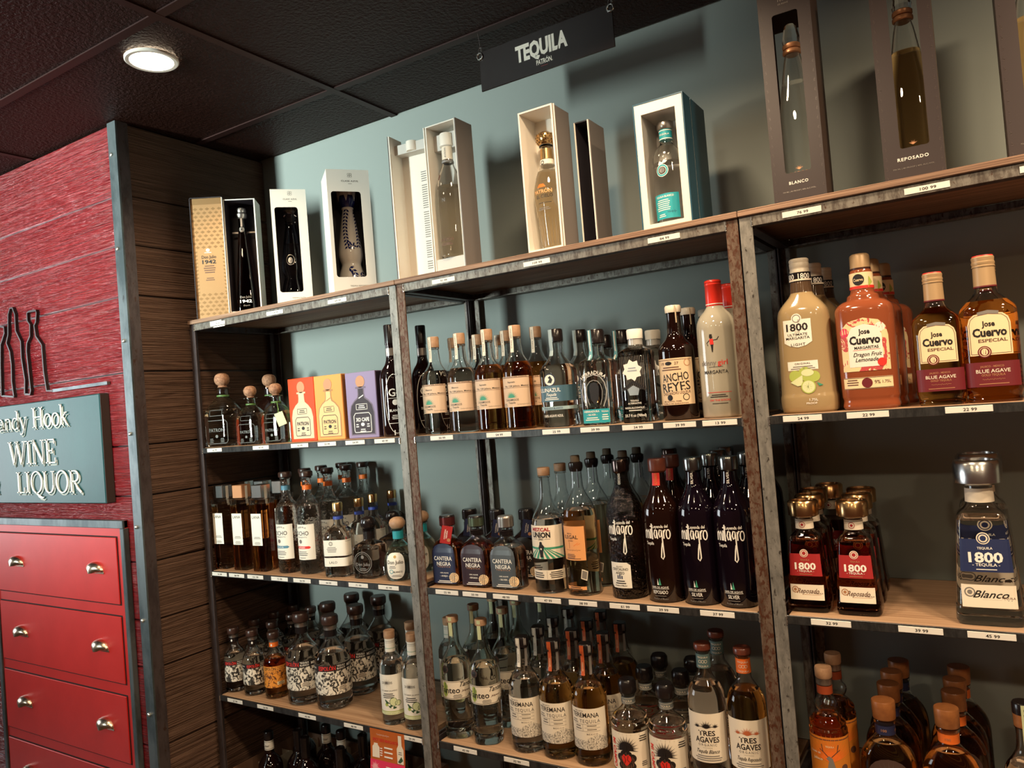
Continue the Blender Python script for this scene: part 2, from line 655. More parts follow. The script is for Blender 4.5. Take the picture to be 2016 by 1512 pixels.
def structure(o):
    o['kind'] = 'structure'
    return o

# floor, back wall
structure(MB().box(WX0, WX1, -5.0, 0.45, -0.04, 0.0, FLOORM).build('floor'))
structure(MB().box(-0.93, WX1, 0.37, 0.45, 0.0, CZ + 0.06, TEAL).build('wall_back'))

# ceiling: dark lay-in tiles in a grid of bars
ceil = structure(MB().box(WX0, WX1, -5.0, 0.45, CZ + 0.022, CZ + 0.06, CEIL).build('ceiling'))
xs = [-5.0 + 0.0] + [-0.262 + 1.16 * k for k in range(-3, 4)]
xs = [WX0] + [x for x in xs if WX0 < x < WX1] + [WX1]
ys = [-0.475 - 0.57 * k for k in range(7, -1, -1)] + [0.095, 0.37]
tile_cache = {}
for i in range(len(xs) - 1):
    for j in range(len(ys) - 1):
        w, d = xs[i + 1] - xs[i], ys[j + 1] - ys[j]
        k = (round(w, 3), round(d, 3))
        if k not in tile_cache:
            tile_cache[k] = MB().box(0.004, w - 0.004, 0.004, d - 0.004, 0.0, 0.018, CEIL, None, 0.004).mesh('ceiling_tile')
        link('tile', tile_cache[k], ceil, (xs[i], ys[j], CZ + 0.003))
for x in xs[1:-1]:
    MB().box(x - 0.012, x + 0.012, -5.0, 0.37, CZ - 0.001, CZ + 0.006, BARM).build('grid_bar', ceil)
for y in ys[:-1]:
    MB().box(WX0, WX1, y - 0.012, y + 0.012, CZ - 0.0005, CZ + 0.0065, BARM).build('grid_bar', ceil)

# board-clad walls: the same boards run round the corner
SEAMS = [1.028, 0.80, 0.645, 0.486, 0.248, 0.019, -0.138, -0.343, -0.522, -0.667, -0.907, -1.10, -1.29, -1.499]
wl = structure(MB().box(WX0, -0.93, -0.178, -0.13, 0.0, CZ, IRON).build('wall_left'))
ws = structure(MB().box(-0.98, -0.922, -0.178, 0.37, 0.0, CZ, IRON).build('wall_side'))
for a, b in zip(SEAMS, SEAMS[1:]):
    h = a - b - 0.004
    MB().box(-2.0, 2.0, -0.017, 0.0, 0.0, h, REDW, None, 0.003).build('board', wl, (-2.945 + random.uniform(-.02, .02) * 0, -0.178, Z0 + b + 0.002))
    MB().box(0.0, 0.016, -0.268, 0.268, 0.0, h, BRNW, None, 0.003).build('board', ws, (-0.922, 0.1015, Z0 + b + 0.002))
# steel angle on the corner
tr = structure(MB().box(-0.944, -0.9005, -0.2035, -0.198, 0.0, CZ - 0.001, TRIM_STEEL).box(-0.906, -0.9005, -0.198, -0.163, 0.0, CZ - 0.001, DARKP).build('trim_1'))
for z in (0.926, 0.631, 0.344, 0.056, -0.231, -0.517, -0.803, -1.09):
    MB().loft([(0, 0.0065), (0.0035, 0.0065), (0.005, 0.005), (0.0062, 0.002)], BOLTM, 6, M=Matrix.Rotation(PI / 2, 4, 'X')).build('bolt', tr, (-0.927, -0.2035, Z0 + z))

# recessed ceiling lamp in view
dl = thing('downlight', 'lit round recessed lamp in the dark ceiling above the red board wall', 'ceiling light', (-0.466, -0.358, CZ))
TRIMW = mat('lamp_trim_white', (0.82, 0.78, 0.70), 0.4)
LENS = mat('lamp_lens', (1.0, 0.80, 0.56), 0.5, emit=16.0)
R_ = 0.066
mb = MB()
ring = [(-0.003, R_), (-0.0055, R_ - 0.003), (-0.005, R_ - 0.012), (0.001, R_ - 0.014)]
mb.loft(ring, TRIMW, 40, caps=(False, False), flip=False)
mb.loft([(0.0015, R_), (-0.003, R_)], TRIMW, 40, caps=(False, False), flip=True)
mb.build('trim_ring', dl)
MB().loft([(-0.0035, R_ - 0.012), (0.001, R_ - 0.0125)], LENS, 40).build('lens', dl)

# ------------------------------------------------------------------ shop sign and bottle outlines on the red wall
def glyph(ch):
    """strokes of a light roman face on a cap height of 1: (points, width)"""
    T, t = 0.135, 0.055
    def ser(x, y, w=0.26): return ([(x - w / 2, y), (x + w / 2, y)], 0.04)
    def arc(cx, cy, rx, ry, a0, a1, n=14, wmax=T, wmin=t):
        P, W = [], []
        for i in range(n + 1):
            a = math.radians(lerp(a0, a1, i / n))
            P.append((cx + rx * math.cos(a), cy + ry * math.sin(a)))
            W.append(lerp(wmin, wmax, abs(math.cos(a)) ** 1.4))
        return (P, W)
    G = {
        'W': ([([(0.05, 1), (0.32, 0)], T), ([(0.32, 0), (0.58, 0.95)], t), ([(0.56, 1), (0.85, 0)], T), ([(0.85, 0), (1.12, 1)], t), ser(.07, .98), ser(.57, .98), ser(1.1, .98)], 1.2),
        'I': ([([(0.2, 0), (0.2, 1)], T), ser(.2, .02, .34), ser(.2, .98, .34)], 0.42),
        'N': ([([(0.14, 0), (0.14, 1)], t), ([(0.12, 1), (0.76, 0)], T), ([(0.76, 0), (0.76, 1)], t), ser(.14, .02), ser(.1, .98), ser(.76, .98)], 0.92),
        'E': ([([(0.17, 0), (0.17, 1)], T), ([(0.03, .98), (0.62, .98)], t), ([(0.03, .02), (0.66, .02)], t), ([(0.17, .52), (0.5, .52)], t), ([(.62, 1), (.62, .8)], t), ([(.66, 0), (.66, .22)], t), ([(.5, .42), (.5, .62)], t)], 0.76),
        'L': ([([(0.17, 0), (0.17, 1)], T), ([(0.03, .02), (0.62, .02)], t), ([(.62, 0), (.62, .26)], t), ser(.17, .98, .32)], 0.68),
        'Q': ([arc(.47, .5, .40, .5, 0, 360, 28), ([(.42, .02), (.62, -.16), (.86, -.24), (1.0, -.2)], [.05, T, .09, .03])], 0.96),
        'U': ([([(0.15, 1), (0.15, .34)], T), arc(.45, .34, .30, .34, 180, 360, 12, T, t), ([(.75, .34), (.75, 1)], t), ser(.15, .98), ser(.75, .98)], 0.92),
        'O': ([arc(.47, .5, .40, .5, 0, 360, 28)], 0.96),
        'R': ([([(0.17, 0), (0.17, 1)], T), ([(.17, .97), (.42, .97)], t), arc(.42, .74, .24, .235, 90, -90, 10), ([(.17, .505), (.42, .505)], t), ([(.40, .5), (.58, .2), (.84, .0)], [.08, T, .1]), ser(.17, .02, .32), ser(.13, .98, .2)], 0.84),
        'H': ([([(0.17, 0), (0.17, 1)], T), ([(0.75, 0), (0.75, 1)], T), ([(.17, .52), (.75, .52)], t), ser(.17, .02, .3), ser(.17, .98, .3), ser(.75, .02, .3), ser(.75, .98, .3)], 0.96),
        'o': ([arc(.29, .31, .25, .31, 0, 360, 24)], 0.62),
        'k': ([([(0.13, 0), (0.13, 1.02)], T * .85), ([(.13, .28), (.46, .6)], t), ([(.26, .4), (.52, .02)], T * .8), ser(.13, .02), ser(.46, .6, .2), ser(.52, .02, .2), ser(.08, 1.0, .14)], 0.62),
        'a': ([([(.40, .44), (.40, .1), (.46, .02), (.52, .05)], [.11, .11, .07, .03]), arc(.24, .45, .16, .16, 0, 165, 10, .1, .05), arc(.24, .17, .18, .17, 0, 360, 18, .1, .05)], 0.56),
        'n': ([([(0.12, 0), (0.12, .62)], .115), arc(.29, .42, .17, .19, 180, 0, 10, .1, .05), ([(.46, .42), (.46, 0)], .115), ser(.12, .02, .22), ser(.46, .02, .22)], 0.6),
        'd': ([([(.44, 1.02), (.44, 0)], .115), arc(.25, .31, .21, .31, 0, 360, 22, .11, .05), ser(.40, 1.0, .14)], 0.6),
        'y': ([([(.06, .62), (.28, .02)], .115), ([(.50, .62), (.22, -.24), (.10, -.3), (.03, -.25)], [.05, .05, .07, .08]), ser(.07, .61, .2), ser(.48, .61, .18)], 0.54),
        'S': ([([(.52, .80), (.44, .95), (.28, .98), (.14, .88), (.14, .70), (.32, .54), (.50, .40), (.52, .18), (.38, .03), (.20, .02), (.08, .2)], [.05, .06, .06, .1, .12, .13, .12, .1, .06, .06, .05])], 0.62),
        '&': ([([(.86, .55), (.74, .22), (.52, .02), (.30, .0), (.12, .12), (.10, .32), (.26, .48), (.46, .62), (.50, .82), (.40, .97), (.27, .92), (.24, .74), (.42, .44), (.68, .1), (.86, .02)], [.05, .05, .06, .07, .12, .12, .08, .07, .09, .06, .07, .08, .12, .13, .06])], 0.98),
    }
    return G[ch]

def sign_text(mb, s, x0, x1, z, h, y, m, depth=0.003):
    adv = sum(0.42 if c == ' ' else glyph(c)[1] for c in s)
    sx = (x1 - x0) / adv
    x = x0
    for c in s:
        if c == ' ':
            x += 0.42 * sx
            continue
        st, a = glyph(c)
        for pts, w in st:
            P = [(x + px * sx, z + pz * h) for px, pz in pts]
            W = [q * h * 0.95 for q in w] if isinstance(w, list) else w * h * 0.95
            mb.ribbon(P, W, depth, m, Matrix.Translation((0, y, 0)))
        x += a * sx

sg = thing('shop_sign', 'dark green wooden shop sign with cream lettering hung on the red board wall', 'sign', (-1.44, -0.195, Z0))
MB().box(-0.40, 0.392, -0.030, 0.0, -0.156, 0.191, SIGNG, None, 0.003).box(0.3925, 0.3945, -0.0285, -0.001, -0.154, 0.189, SIGNE).build('panel', sg)
YF = -0.0302
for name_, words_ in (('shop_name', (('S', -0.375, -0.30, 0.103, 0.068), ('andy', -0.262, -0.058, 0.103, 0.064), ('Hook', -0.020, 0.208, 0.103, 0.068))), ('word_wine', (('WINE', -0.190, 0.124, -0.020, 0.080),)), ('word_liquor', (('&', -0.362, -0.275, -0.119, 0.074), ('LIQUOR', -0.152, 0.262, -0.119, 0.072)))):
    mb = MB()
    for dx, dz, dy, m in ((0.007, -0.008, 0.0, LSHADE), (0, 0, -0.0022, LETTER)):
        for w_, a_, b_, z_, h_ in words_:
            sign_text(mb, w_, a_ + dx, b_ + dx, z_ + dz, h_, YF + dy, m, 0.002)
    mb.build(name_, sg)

art = thing('bottle_outline_art', 'black iron wall art outlining three bottles on the red board wall', 'wall art', (0, -0.197, Z0))
ART = {
    'wide_bottle_outline': [(-1.544, 0.224), (-1.509, 0.221), (-1.502, 0.233), (-1.513, 0.372), (-1.507, 0.401), (-1.484, 0.422), (-1.479, 0.462), (-1.494, 0.476), (-1.494, 0.505), (-1.479, 0.508), (-1.434, 0.506), (-1.431, 0.497), (-1.439, 0.466), (-1.451, 0.456), (-1.445, 0.417), (-1.41, 0.384), (-1.408, 0.292), (-1.397, 0.225), (-1.355, 0.222)],
    'tall_bottle_outline': [(-1.621, 0.221), (-1.629, 0.275), (-1.624, 0.335), (-1.63, 0.384), (-1.65, 0.416), (-1.634, 0.445), (-1.625, 0.516), (-1.61, 0.537), (-1.592, 0.536), (-1.578, 0.51), (-1.579, 0.451), (-1.549, 0.411), (-1.551, 0.352), (-1.537, 0.274), (-1.544, 0.224)],
    'short_bottle_outline': [(-1.621, 0.221), (-1.700, 0.229), (-1.711, 0.23), (-1.703, 0.343), (-1.693, 0.415), (-1.66, 0.454), (-1.661, 0.475), (-1.691, 0.482), (-1.735, 0.48), (-1.738, 0.455), (-1.77, 0.415), (-1.775, 0.34), (-1.77, 0.228), (-1.80, 0.226)],
}
for nm, P in ART.items():
    MB().ribbon(P, 0.0062, 0.010, IRON).build(nm, art)
MB().box(-1.358, -1.031, -0.010, 0.0, 0.2175, 0.2275, TRIM_STEEL).build('base_bar', art)

# ------------------------------------------------------------------ red chest of drawers, framed in steel
cab = thing('drawer_cabinet', 'red painted drawer cabinet framed in dark steel against the red board wall', 'cabinet', (0, -0.196, 0))
CX0, CX1, CTOP = -1.832, -0.986, Z0 - 0.2115
MB().box(CX0, CX1, -0.012, 0.0, 0.0, CTOP, RED_PAINT).build('face_frame', cab)
MB().box(CX0, CX1, -0.0185, -0.0, CTOP - 0.024, CTOP + 0.001, TRIM_STEEL, None, 0.0015).build('steel_edge', cab)
MB().box(CX1 - 0.018, CX1 + 0.002, -0.0185, 0.0, 0.0, CTOP - 0.024, TRIM_STEEL, None, 0.0015).build('steel_edge', cab)
MB().box(CX0 - 0.002, CX0 + 0.018, -0.0185, 0.0, 0.0, CTOP - 0.024, TRIM_STEEL, None, 0.0015).build('steel_edge', cab)
GAPM = mat('dark_gap', (0.012, 0.003, 0.002), 0.9)
hand = MB()
for k in range(1):
    n, q = 14, 8
    vs_, fs = [], []
    for i in range(n + 1):
        a = PI * i / n
        for j in range(q + 1):
            b = PI / 2 * j / q
            # quarter dome, open below
            vs_.append((-0.043 * math.cos(a) * (0.25 + 0.75 * math.cos(b) ** 0.6), -0.026 * math.sin(b) ** 0.8 * math.sin(a) ** 0.5, 0.034 * math.sin(a) * math.cos(b) ** 0.7))
    for i in range(n):
        for j in range(q):
            a = i * (q + 1) + j
            fs.append((a, a + 1, a + q + 2, a + q + 1))
            fs.append((a + q + 1, a + q + 2, a + 1, a))
    hand.add(vs_, fs[::2], BRASS, True)
    hand.add([(x * .95, y * .93, z * .95) for x, y, z in vs_], fs[1::2], BRASS, True)
hand.box(-0.047, 0.047, -0.0025, 0.0, -0.005, 0.0015, BRASS, None, 0.001)
hand_me = hand.mesh('cup_pull')
for zt, zb in ((-0.265, -0.474), (-0.513, -0.722), (-0.761, -0.969), (-1.008, -1.21)):
    MB().box(-1.805, -1.028, -0.0124, -0.010, Z0 + zb - 0.004, Z0 + zt + 0.004, GAPM).build('drawer_gap', cab)
    dr = MB().box(-0.3845, 0.3845, -0.0045, 0.0, zb - zt, 0.0, RED_PAINT, None, 0.0012).build('drawer', cab, (-1.4165, -0.0122, Z0 + zt))
    for hx in (-1.658, -1.154):
        link('cup_pull', hand_me, dr, (hx + 1.4165, -0.0045, (zb - zt) / 2 - 0.008))

# ------------------------------------------------------------------ hanging aisle sign
ts = thing('aisle_sign', 'black hanging sign reading TEQUILA in front of the teal wall', 'sign', (0.452, 0.0945, Z0 + 0.926))
BLK = mat('black_sign_plastic', (0.016, 0.010, 0.009), 0.22, spec=0.6, bump=(40, 0.03, 0.001))
mb = MB().box(-0.190, 0.190, -0.002, 0.002, -0.052, 0.052, BLK, None, 0.0008)
S = flat(0, -0.002, 0)
print_on(mb, S, [('t', 'TEQUILA', -6, 11, 40, LETTER, {'b': 0.035, 'w': 148}), ('t', 'PATRÓN.', 1, -27, 12.5, LETTER, {'w': 46, 'b': 0.012}), ('sq', 0, -39, 26, 1, 3, mat('dull_red_ink', (0.20, 0.02, 0.02), 0.6))])
mb.build('panel', ts)
for sx in (-0.186, 0.186):
    hk = MB()
    ring = [(sx + 0.008 * math.cos(a), -0.004, 0.040 + 0.008 * math.sin(a)) for a in [2 * PI * i / 16 for i in range(16)]]
    hk.tube(ring, 0.0021, CHROME, 6, True)
    hk.tube([(sx - 0.003, -0.001, 0.047), (sx - 0.005, 0.0, 0.056), (sx - 0.002, 0.0, 0.064), (sx + 0.004, 0, 0.063), (sx + 0.005, 0, 0.055)], 0.0012, CHROME)
    hk.tube([(sx + 0.003, 0.0, 0.053), (sx - 0.003, 0.0, 0.102)], 0.0011, CHROME)
    hk.build('hook', ts)

# ------------------------------------------------------------------ welded steel racks
TOPS = (0.397, -0.0095, -0.4085, -0.8095, -1.2105)     # tops of the front rails
def rack(label, x0, x1, post_l, post_r, top_rail):
    t = thing('shelf_rack', label, 'shelf', ((x0 + x1) / 2, 0.0, 0.0), 0.0, None)
    o = (x0 + x1) / 2
    a, b = x0 - o, x1 - o
    H = Z0 + TOPS[0]
    fl, th = 0.0255, 0.004
    def post(x, s, yy, sy, m, m2):
        """angle iron: flange across x and flange along y from corner (x, yy)"""
        mb = MB()
        X0, X1 = sorted((x, x + s * fl))
        Y0, Y1 = sorted((yy, yy + sy * th))
        mb.box(X0, X1, Y0, Y1, 0.0, H, m, None, 0.0008)
        X0, X1 = sorted((x, x + s * th))
        Y0, Y1 = sorted((yy + sy * th, yy + sy * fl))
        mb.box(X0, X1, Y0, Y1, 0.0, H, m2, None, 0.0008)
        mb.build('post', t)
    post(a, 1, 0.0, 1, post_l, DARKP)
    post(b, -1, 0.0, 1, post_r, DARKP)
    post(a, 1, 0.352, -1, DARKP if post_l is DARKP else MOTTLE, DARKP)
    post(b, -1, 0.352, -1, MOTTLE, DARKP)
    for k, z in enumerate(TOPS):
        zt = Z0 + z
        h = 0.0215 if k == 0 else 0.0175
        m = top_rail if k == 0 else RAIL
        # front and back angle rails carry the board
        MB().box(a + fl, b - fl, -0.0005, 0.003, zt - h, zt, m, None, 0.0008).box(a + fl, b - fl, 0.003, 0.022, zt - h, zt - h + 0.003, DARKP).build('front_rail', t)
        MB().box(a + fl, b - fl, 0.349, 0.3525, zt - h, zt, MOTTLE if k == 0 else DARKP, None, 0.0008).box(a + fl, b - fl, 0.328, 0.349, zt - h, zt - h + 0.003, MOTTLE if k == 0 else DARKP).build('back_rail', t)
        for x, s in ((a, 1), (b, -1)):
            X0, X1 = sorted((x + s * th, x + s * (th + 0.0035)))
            X2, X3 = sorted((x + s * (th + 0.0035), x + s * (th + 0.022)))
            MB().box(X0, X1, 0.026, 0.327, zt - h, zt - 0.0005, DARKP).box(X2, X3, 0.026, 0.327, zt - h, zt - h + 0.003, DARKP).build('side_rail', t)
        if k == 0:
            MB().box(a - 0.001, b + 0.001, -0.006, 0.353, zt + 0.0004, zt + 0.0134, TOPW, None, 0.0015).build('shelf_board', t)
        else:
            MB().box(a + fl + 0.004, b - fl - 0.004, 0.0045, 0.347, zt - h + 0.0035, zt + 0.0006, SHELFW, None, 0.001).build('shelf_board', t)
        # weld beads where the front rail meets the posts
        for x, s in ((a + fl, -1), (b - fl, 1)):
            mb = MB()
            P = [(x + s * 0.0006 + 0.0007 * math.sin(i * 2.2), -0.0012, zt - 0.002 - (h - 0.001) * i / 6) for i in range(7)]
            mb.tube(P, 0.0019, WELDM, 6)
            mb.build('weld', t)
    for z in (0.33, -0.27, -0.62):
        MB().loft([(0, 0.005), (0.003, 0.005), (0.0045, 0.003)], BOLTM, 6, M=Matrix.Translation((a + th, 0.014, Z0 + z - 0.01)) @ Matrix.Rotation(PI / 2, 4, 'Y')).build('bolt', t)
    return t
rack('welded steel shelf rack in the corner against the brown plank wall', -0.889, -0.0015, DARKP, PALE, MOTTLE)
rack('welded steel shelf rack between the corner rack and the rack of dark pyramid bottles', 0.0015, 0.9125, RUSTY, RUSTY, MOTTLE)
rack('welded steel shelf rack carrying the tall black windowed gift boxes', 0.9155, 1.83, PALE, PALE, MOTTLE)
# ------------------------------------------------------------------ bottle materials
PAPER = mat('cream_paper', (0.80, 0.71, 0.57), 0.6)
WHITE = mat('white_paper', (0.86, 0.82, 0.72), 0.55)
KRAFT = mat('tan_paper', (0.68, 0.49, 0.34), 0.65)
ORANGE_P = mat('peach_paper', (0.80, 0.36, 0.13), 0.6)
INK = mat('black_ink', (0.012, 0.008, 0.007), 0.5)
BROWNI = mat('brown_ink', (0.12, 0.05, 0.03), 0.55)
GREYI = mat('grey_ink', (0.20, 0.18, 0.16), 0.6)
WINK = mat('white_ink', (0.88, 0.85, 0.78), 0.5)
REDI = mat('red_ink', (0.70, 0.03, 0.02), 0.5)
GREENI = mat('green_ink', (0.05, 0.30, 0.18), 0.5)
TEALI = mat('turquoise_ink', (0.02, 0.33, 0.38), 0.45)
NAVY = mat('navy_paper', (0.015, 0.025, 0.09), 0.5)
BLUEI = mat('blue_paper', (0.03, 0.06, 0.32), 0.5)
STEELBLUE = mat('steel_blue_ink', (0.09, 0.24, 0.34), 0.5)
MAROON = mat('maroon_paper', (0.15, 0.012, 0.018), 0.5)
CRIMSON = mat('crimson_paper', (0.36, 0.018, 0.02), 0.5)
GOLDI = mat('gold_ink', (0.60, 0.38, 0.13), 0.4, 0.6)
COPPER = mat('copper_ink', (0.62, 0.30, 0.15), 0.4, 0.4)
PINKI = mat('magenta_ink', (0.72, 0.03, 0.10), 0.5)
ORANGEI = mat('orange_ink', (0.85, 0.17, 0.02), 0.5)
YELLOWI = mat('pale_yellow_paper', (0.88, 0.69, 0.41), 0.55)
LIMEI = mat('lime_ink', (0.42, 0.50, 0.10), 0.5)
LIMEP = mat('pale_lime_ink', (0.70, 0.74, 0.42), 0.5)
DGREEN = mat('dark_green_ink', (0.035, 0.09, 0.035), 0.5)
WOODCAP = mat('pale_wood_cap', (0.55, 0.33, 0.19), 0.5, vary=((0.40, 0.22, 0.12), 60, 0.35, 0.7))
CORK = mat('cork', (0.42, 0.22, 0.12), 0.75, vary=((0.24, 0.11, 0.06), 160, 0.40, 0.62))
REDWOOD = mat('red_wood_cap', (0.17, 0.045, 0.024), 0.3, vary=((0.10, 0.025, 0.015), 50, 0.35, 0.7))
HONEYWOOD = mat('honey_wood_cap', (0.40, 0.15, 0.045), 0.35, vary=((0.26, 0.09, 0.03), 50, 0.35, 0.7))
DARKWOOD = mat('dark_wood_cap', (0.06, 0.028, 0.02), 0.3, vary=((0.035, 0.016, 0.012), 60, 0.35, 0.7))
BLACKCAP = mat('black_cap', (0.014, 0.010, 0.010), 0.22)
SILVERCAP = mat('silver_cap', (0.74, 0.74, 0.72), 0.24, 1.0)
GOLDCAP = mat('gold_cap', (0.64, 0.40, 0.17), 0.24, 1.0)
PEWTER = mat('pewter_cap', (0.46, 0.42, 0.38), 0.3, 0.9)
TANCAP = mat('tan_screw_cap', (0.48, 0.32, 0.17), 0.4, 0.2)
REDCAP = mat('red_screw_cap', (0.72, 0.035, 0.02), 0.28)
CREAMCAP = mat('cream_screw_cap', (0.78, 0.70, 0.56), 0.35)
GREENB = mat('green_ribbon', (0.10, 0.20, 0.05), 0.5)
RAFFIA = mat('raffia_cord', (0.55, 0.43, 0.28), 0.7)
CLEAR = (0.955, 0.965, 0.955)
G_CLEAR = glass('clear_glass', CLEAR)
G_ROUGH = glass('hammered_clear_glass', CLEAR, bump=(75, 0.55, 0.006))
G_PALE = glass('pale_green_glass', (0.91, 0.965, 0.93))
G_AQUA = glass('aqua_glass', (0.70, 0.90, 0.88))
SMOKE = mat('black_bottle_glass', (0.008, 0.003, 0.003), 0.05, spec=0.6, coat=0.3)
BLUEBLACK = mat('blue_black_glass', (0.0045, 0.0022, 0.0052), 0.05, spec=0.6, coat=0.3)
BROWNBLACK = mat('brown_black_glass', (0.0095, 0.003, 0.002), 0.05, spec=0.6, coat=0.3)

def ink_art(name, paper, ink, scale=60.0, lo=0.47, hi=0.53):
    """dense engraved illustration: flat print"""
    N = Nodes(name)
    v = N.coord((1, 1, 0.8))
    f = N.noise(v, scale, 3.5, 0.62, 1.6)
    N.l(N.ramp(f, ((lo, ink), (hi, paper))), N.b.inputs['Base Color'])
    N.b.inputs['Roughness'].default_value = 0.5
    return N.m
ART_BW = ink_art('black_white_engraving', (0.80, 0.74, 0.63), (0.03, 0.025, 0.02), 68, 0.46, 0.51)
ART_OR = ink_art('orange_engraving', (0.80, 0.30, 0.04), (0.12, 0.03, 0.01), 85, 0.42, 0.50)
ART_GREY = ink_art('grey_plant_engraving', (0.74, 0.67, 0.56), (0.20, 0.18, 0.15), 260, 0.44, 0.52)
ART_FLORAL = ink_art('fruit_pattern_print', (0.82, 0.66, 0.36), (0.55, 0.07, 0.07), 42, 0.44, 0.47)

mm = 0.001
KINDS = {}

def msecs(secs, sc=1.0):
    out = []
    for s in secs:
        z, rx, ry, n = sec4(s)
        out.append((z * mm * sc, rx * mm * sc, ry * mm * sc, n))
    return out

def smooth_secs(secs, n=3):
    """adds in-between sections (Catmull-Rom) so that shoulders are round"""
    S = [sec4(s) for s in secs]
    out = []
    for i in range(len(S) - 1):
        p0, p1, p2, p3 = S[max(i - 1, 0)], S[i], S[i + 1], S[min(i + 2, len(S) - 1)]
        out.append(p1)
        if p2[0] - p1[0] < 4:
            continue
        for k in range(1, n):
            t = k / n
            q = [p1[0] + (p2[0] - p1[0]) * t]
            for c in (1, 2):
                a = lambda u, v, w: 0 if w == 0 else (v - u) / w
                m1 = a(p0[c], p2[c], p2[0] - p0[0]) * (p2[0] - p1[0])
                m2 = a(p1[c], p3[c], p3[0] - p1[0]) * (p2[0] - p1[0])
                if (p2[c] - p1[c]) * m1 <= 0: m1 = 0
                if (p2[c] - p1[c]) * m2 <= 0: m2 = 0
                q.append((2*t**3 - 3*t**2 + 1) * p1[c] + (t**3 - 2*t**2 + t) * m1 + (-2*t**3 + 3*t**2) * p2[c] + (t**3 - t**2) * m2)
            q.append(lerp(p1[3], p2[3], t))
            out.append(tuple(q))
    out.append(S[-1])
    return out

def kind(key, name, body, m, cav=None, parts=(), seg=28, sc=1.0, extra=None, wall=2.6):
    """a kind of bottle: its body of stacked sections in millimetres, an air space above the liquid, and its other parts"""
    bs = smooth_secs(body)
    b = msecs(bs, sc)
    mb = MB()
    mb.loft(b, m, seg)
    if cav is not None:
        top = b[-1][0] - 0.004
        S = Surf(b)
        zs = sorted({cav * mm * sc} | {s[0] for s in b if cav * mm * sc < s[0] < top} | {top})
        inner = []
        for z in zs:
            rx, ry, n = S.at_z(z)
            inner.append((z, max(rx - wall * mm, .002), max(ry - wall * mm, .002), n))
        mb.loft(inner, m, seg, flip=True)
    if extra:
        extra(mb, sc)
    out = [('glass_body', mb.mesh(name), None)]
    S = Surf(b)
    for p in parts:
        pn, fn = p[0], p[1]
        q = MB()
        fn(q, S, sc)
        out.append((pn, q.mesh(pn), p[2] if len(p) > 2 else None))
    KINDS[key] = (name, out)

def cap(secs, m, seg=24):
    return lambda q, S, sc: q.loft(msecs(secs, sc), m, seg)

def caps_(*pairs):
    def f(q, S, sc):
        for secs, m in pairs:
            q.loft(msecs(secs, sc), m, 24)
    return f

class Scaled:
    def __init__(self, S, sc): self.S, self.sc = S, sc
    def __call__(self, s, z, off): return self.S(s * self.sc, z * self.sc, off)

def lab(s0, s1, z0, z1, paper, *ops):
    def f(q, S, sc):
        L = Scaled(S, sc)
        print_on(q, L, (([('r', s0, s1, z0, z1, paper)] if paper else []) + ['+'] + list(ops)))
    return f

def wrap(secs, s0, s1, z0, z1, paper, *ops):
    """a label round a surface of its own sections (neck bands, seals)"""
    sf = Surf(msecs(smooth_secs(secs)))
    def f(q, S, sc):
        print_on(q, Scaled(sf, sc), (([('r', s0, s1, z0, z1, paper)] if paper else []) + ['+'] + list(ops)))
    return f

def band(r, z0, z1, m, *ops, r2=None):
    r2 = r2 or r
    def f(q, S, sc):
        q.loft(msecs([(z0, r), (z1, r2)], sc), m, 24)
        if ops:
            print_on(q, Scaled(Surf(msecs([(z0, r), (z1, r2)])), sc), ['+'] + list(ops))
    return f

def tiny(x, z, w, n, gap, m=GREYI):
    return ('sq', x, z, w, n, gap, m)

def SCRIB(x, z, w, h, m=None):
    n = 26
    return ('l', [(x - w / 2 + w * i / n, z + h * .45 * math.sin(i * 2.3) * (0.5 + 0.5 * math.cos(i * .9))) for i in range(n + 1)], .55, m or INK)

def inst(key, x, y, z, label, cat='bottle', group=None, rz=0.0):
    name, parts = KINDS[key]
    t = thing(name, label, cat, (x, y, z), math.radians(rz), group)
    for pn, me, lb in parts:
        o = link(pn, me, t)
        if lb: o['label'] = lb
    return t

# ------------------------------------------------------------------ squat bottles with round cork stoppers
def bell(h, r, d):
    k = h / 181
    return [(0, r * .93, r * d * .93, 3.2), (5 * k, r, r * d, 3.4), (70 * k, r, r * d, 3.4), (88 * k, r * .95, r * d * .95, 3.2), (104 * k, r * .80, r * d * .82, 2.8), (117 * k, r * .55, r * d * .62, 2.3),
            (124 * k, r * .36, r * .36, 2), (130 * k, r * .31, r * .31, 2), (146 * k, r * .30, r * .30, 2), (147 * k, r * .44, r * .44, 2), (150 * k, r * .44, r * .44, 2), (151 * k, r * .3, r * .3, 2)]
def ball(z, r, m):
    return cap([(z, r * .62)] + [(z + r * .15 + r * (1 - math.cos(PI * t)) * .86, r * max(math.sin(PI * t), .05) ** .7) for t in (.12, .25, .4, .55, .7, .82, .92, .98)], m)
ETCH = mat('etched_frame', (0.10, 0.105, 0.09), 0.5)
SQ_LABEL = lambda k, m: lab(0, 0, 0, 0, None, ('t', 'PATRON', 0, 42 * k, 9 * k, m, {'w': 44 * k}), ('l', [(-27 * k, 8 * k), (-31 * k, 14 * k), (-31 * k, 60 * k), (-26 * k, 66 * k), (26 * k, 66 * k), (31 * k, 60 * k), (31 * k, 14 * k), (27 * k, 8 * k), (-27 * k, 8 * k)], 1.2 * k, m), ('d', 0, 26 * k, 4 * k, m), tiny(-16 * k, 20 * k, 12 * k, 3, 4 * k, m), tiny(16 * k, 20 * k, 12 * k, 3, 4 * k, m), ('l', [(-18 * k, 78 * k), (18 * k, 78 * k), (18 * k, 92 * k), (-18 * k, 92 * k), (-18 * k, 78 * k)], 1.0 * k, m))
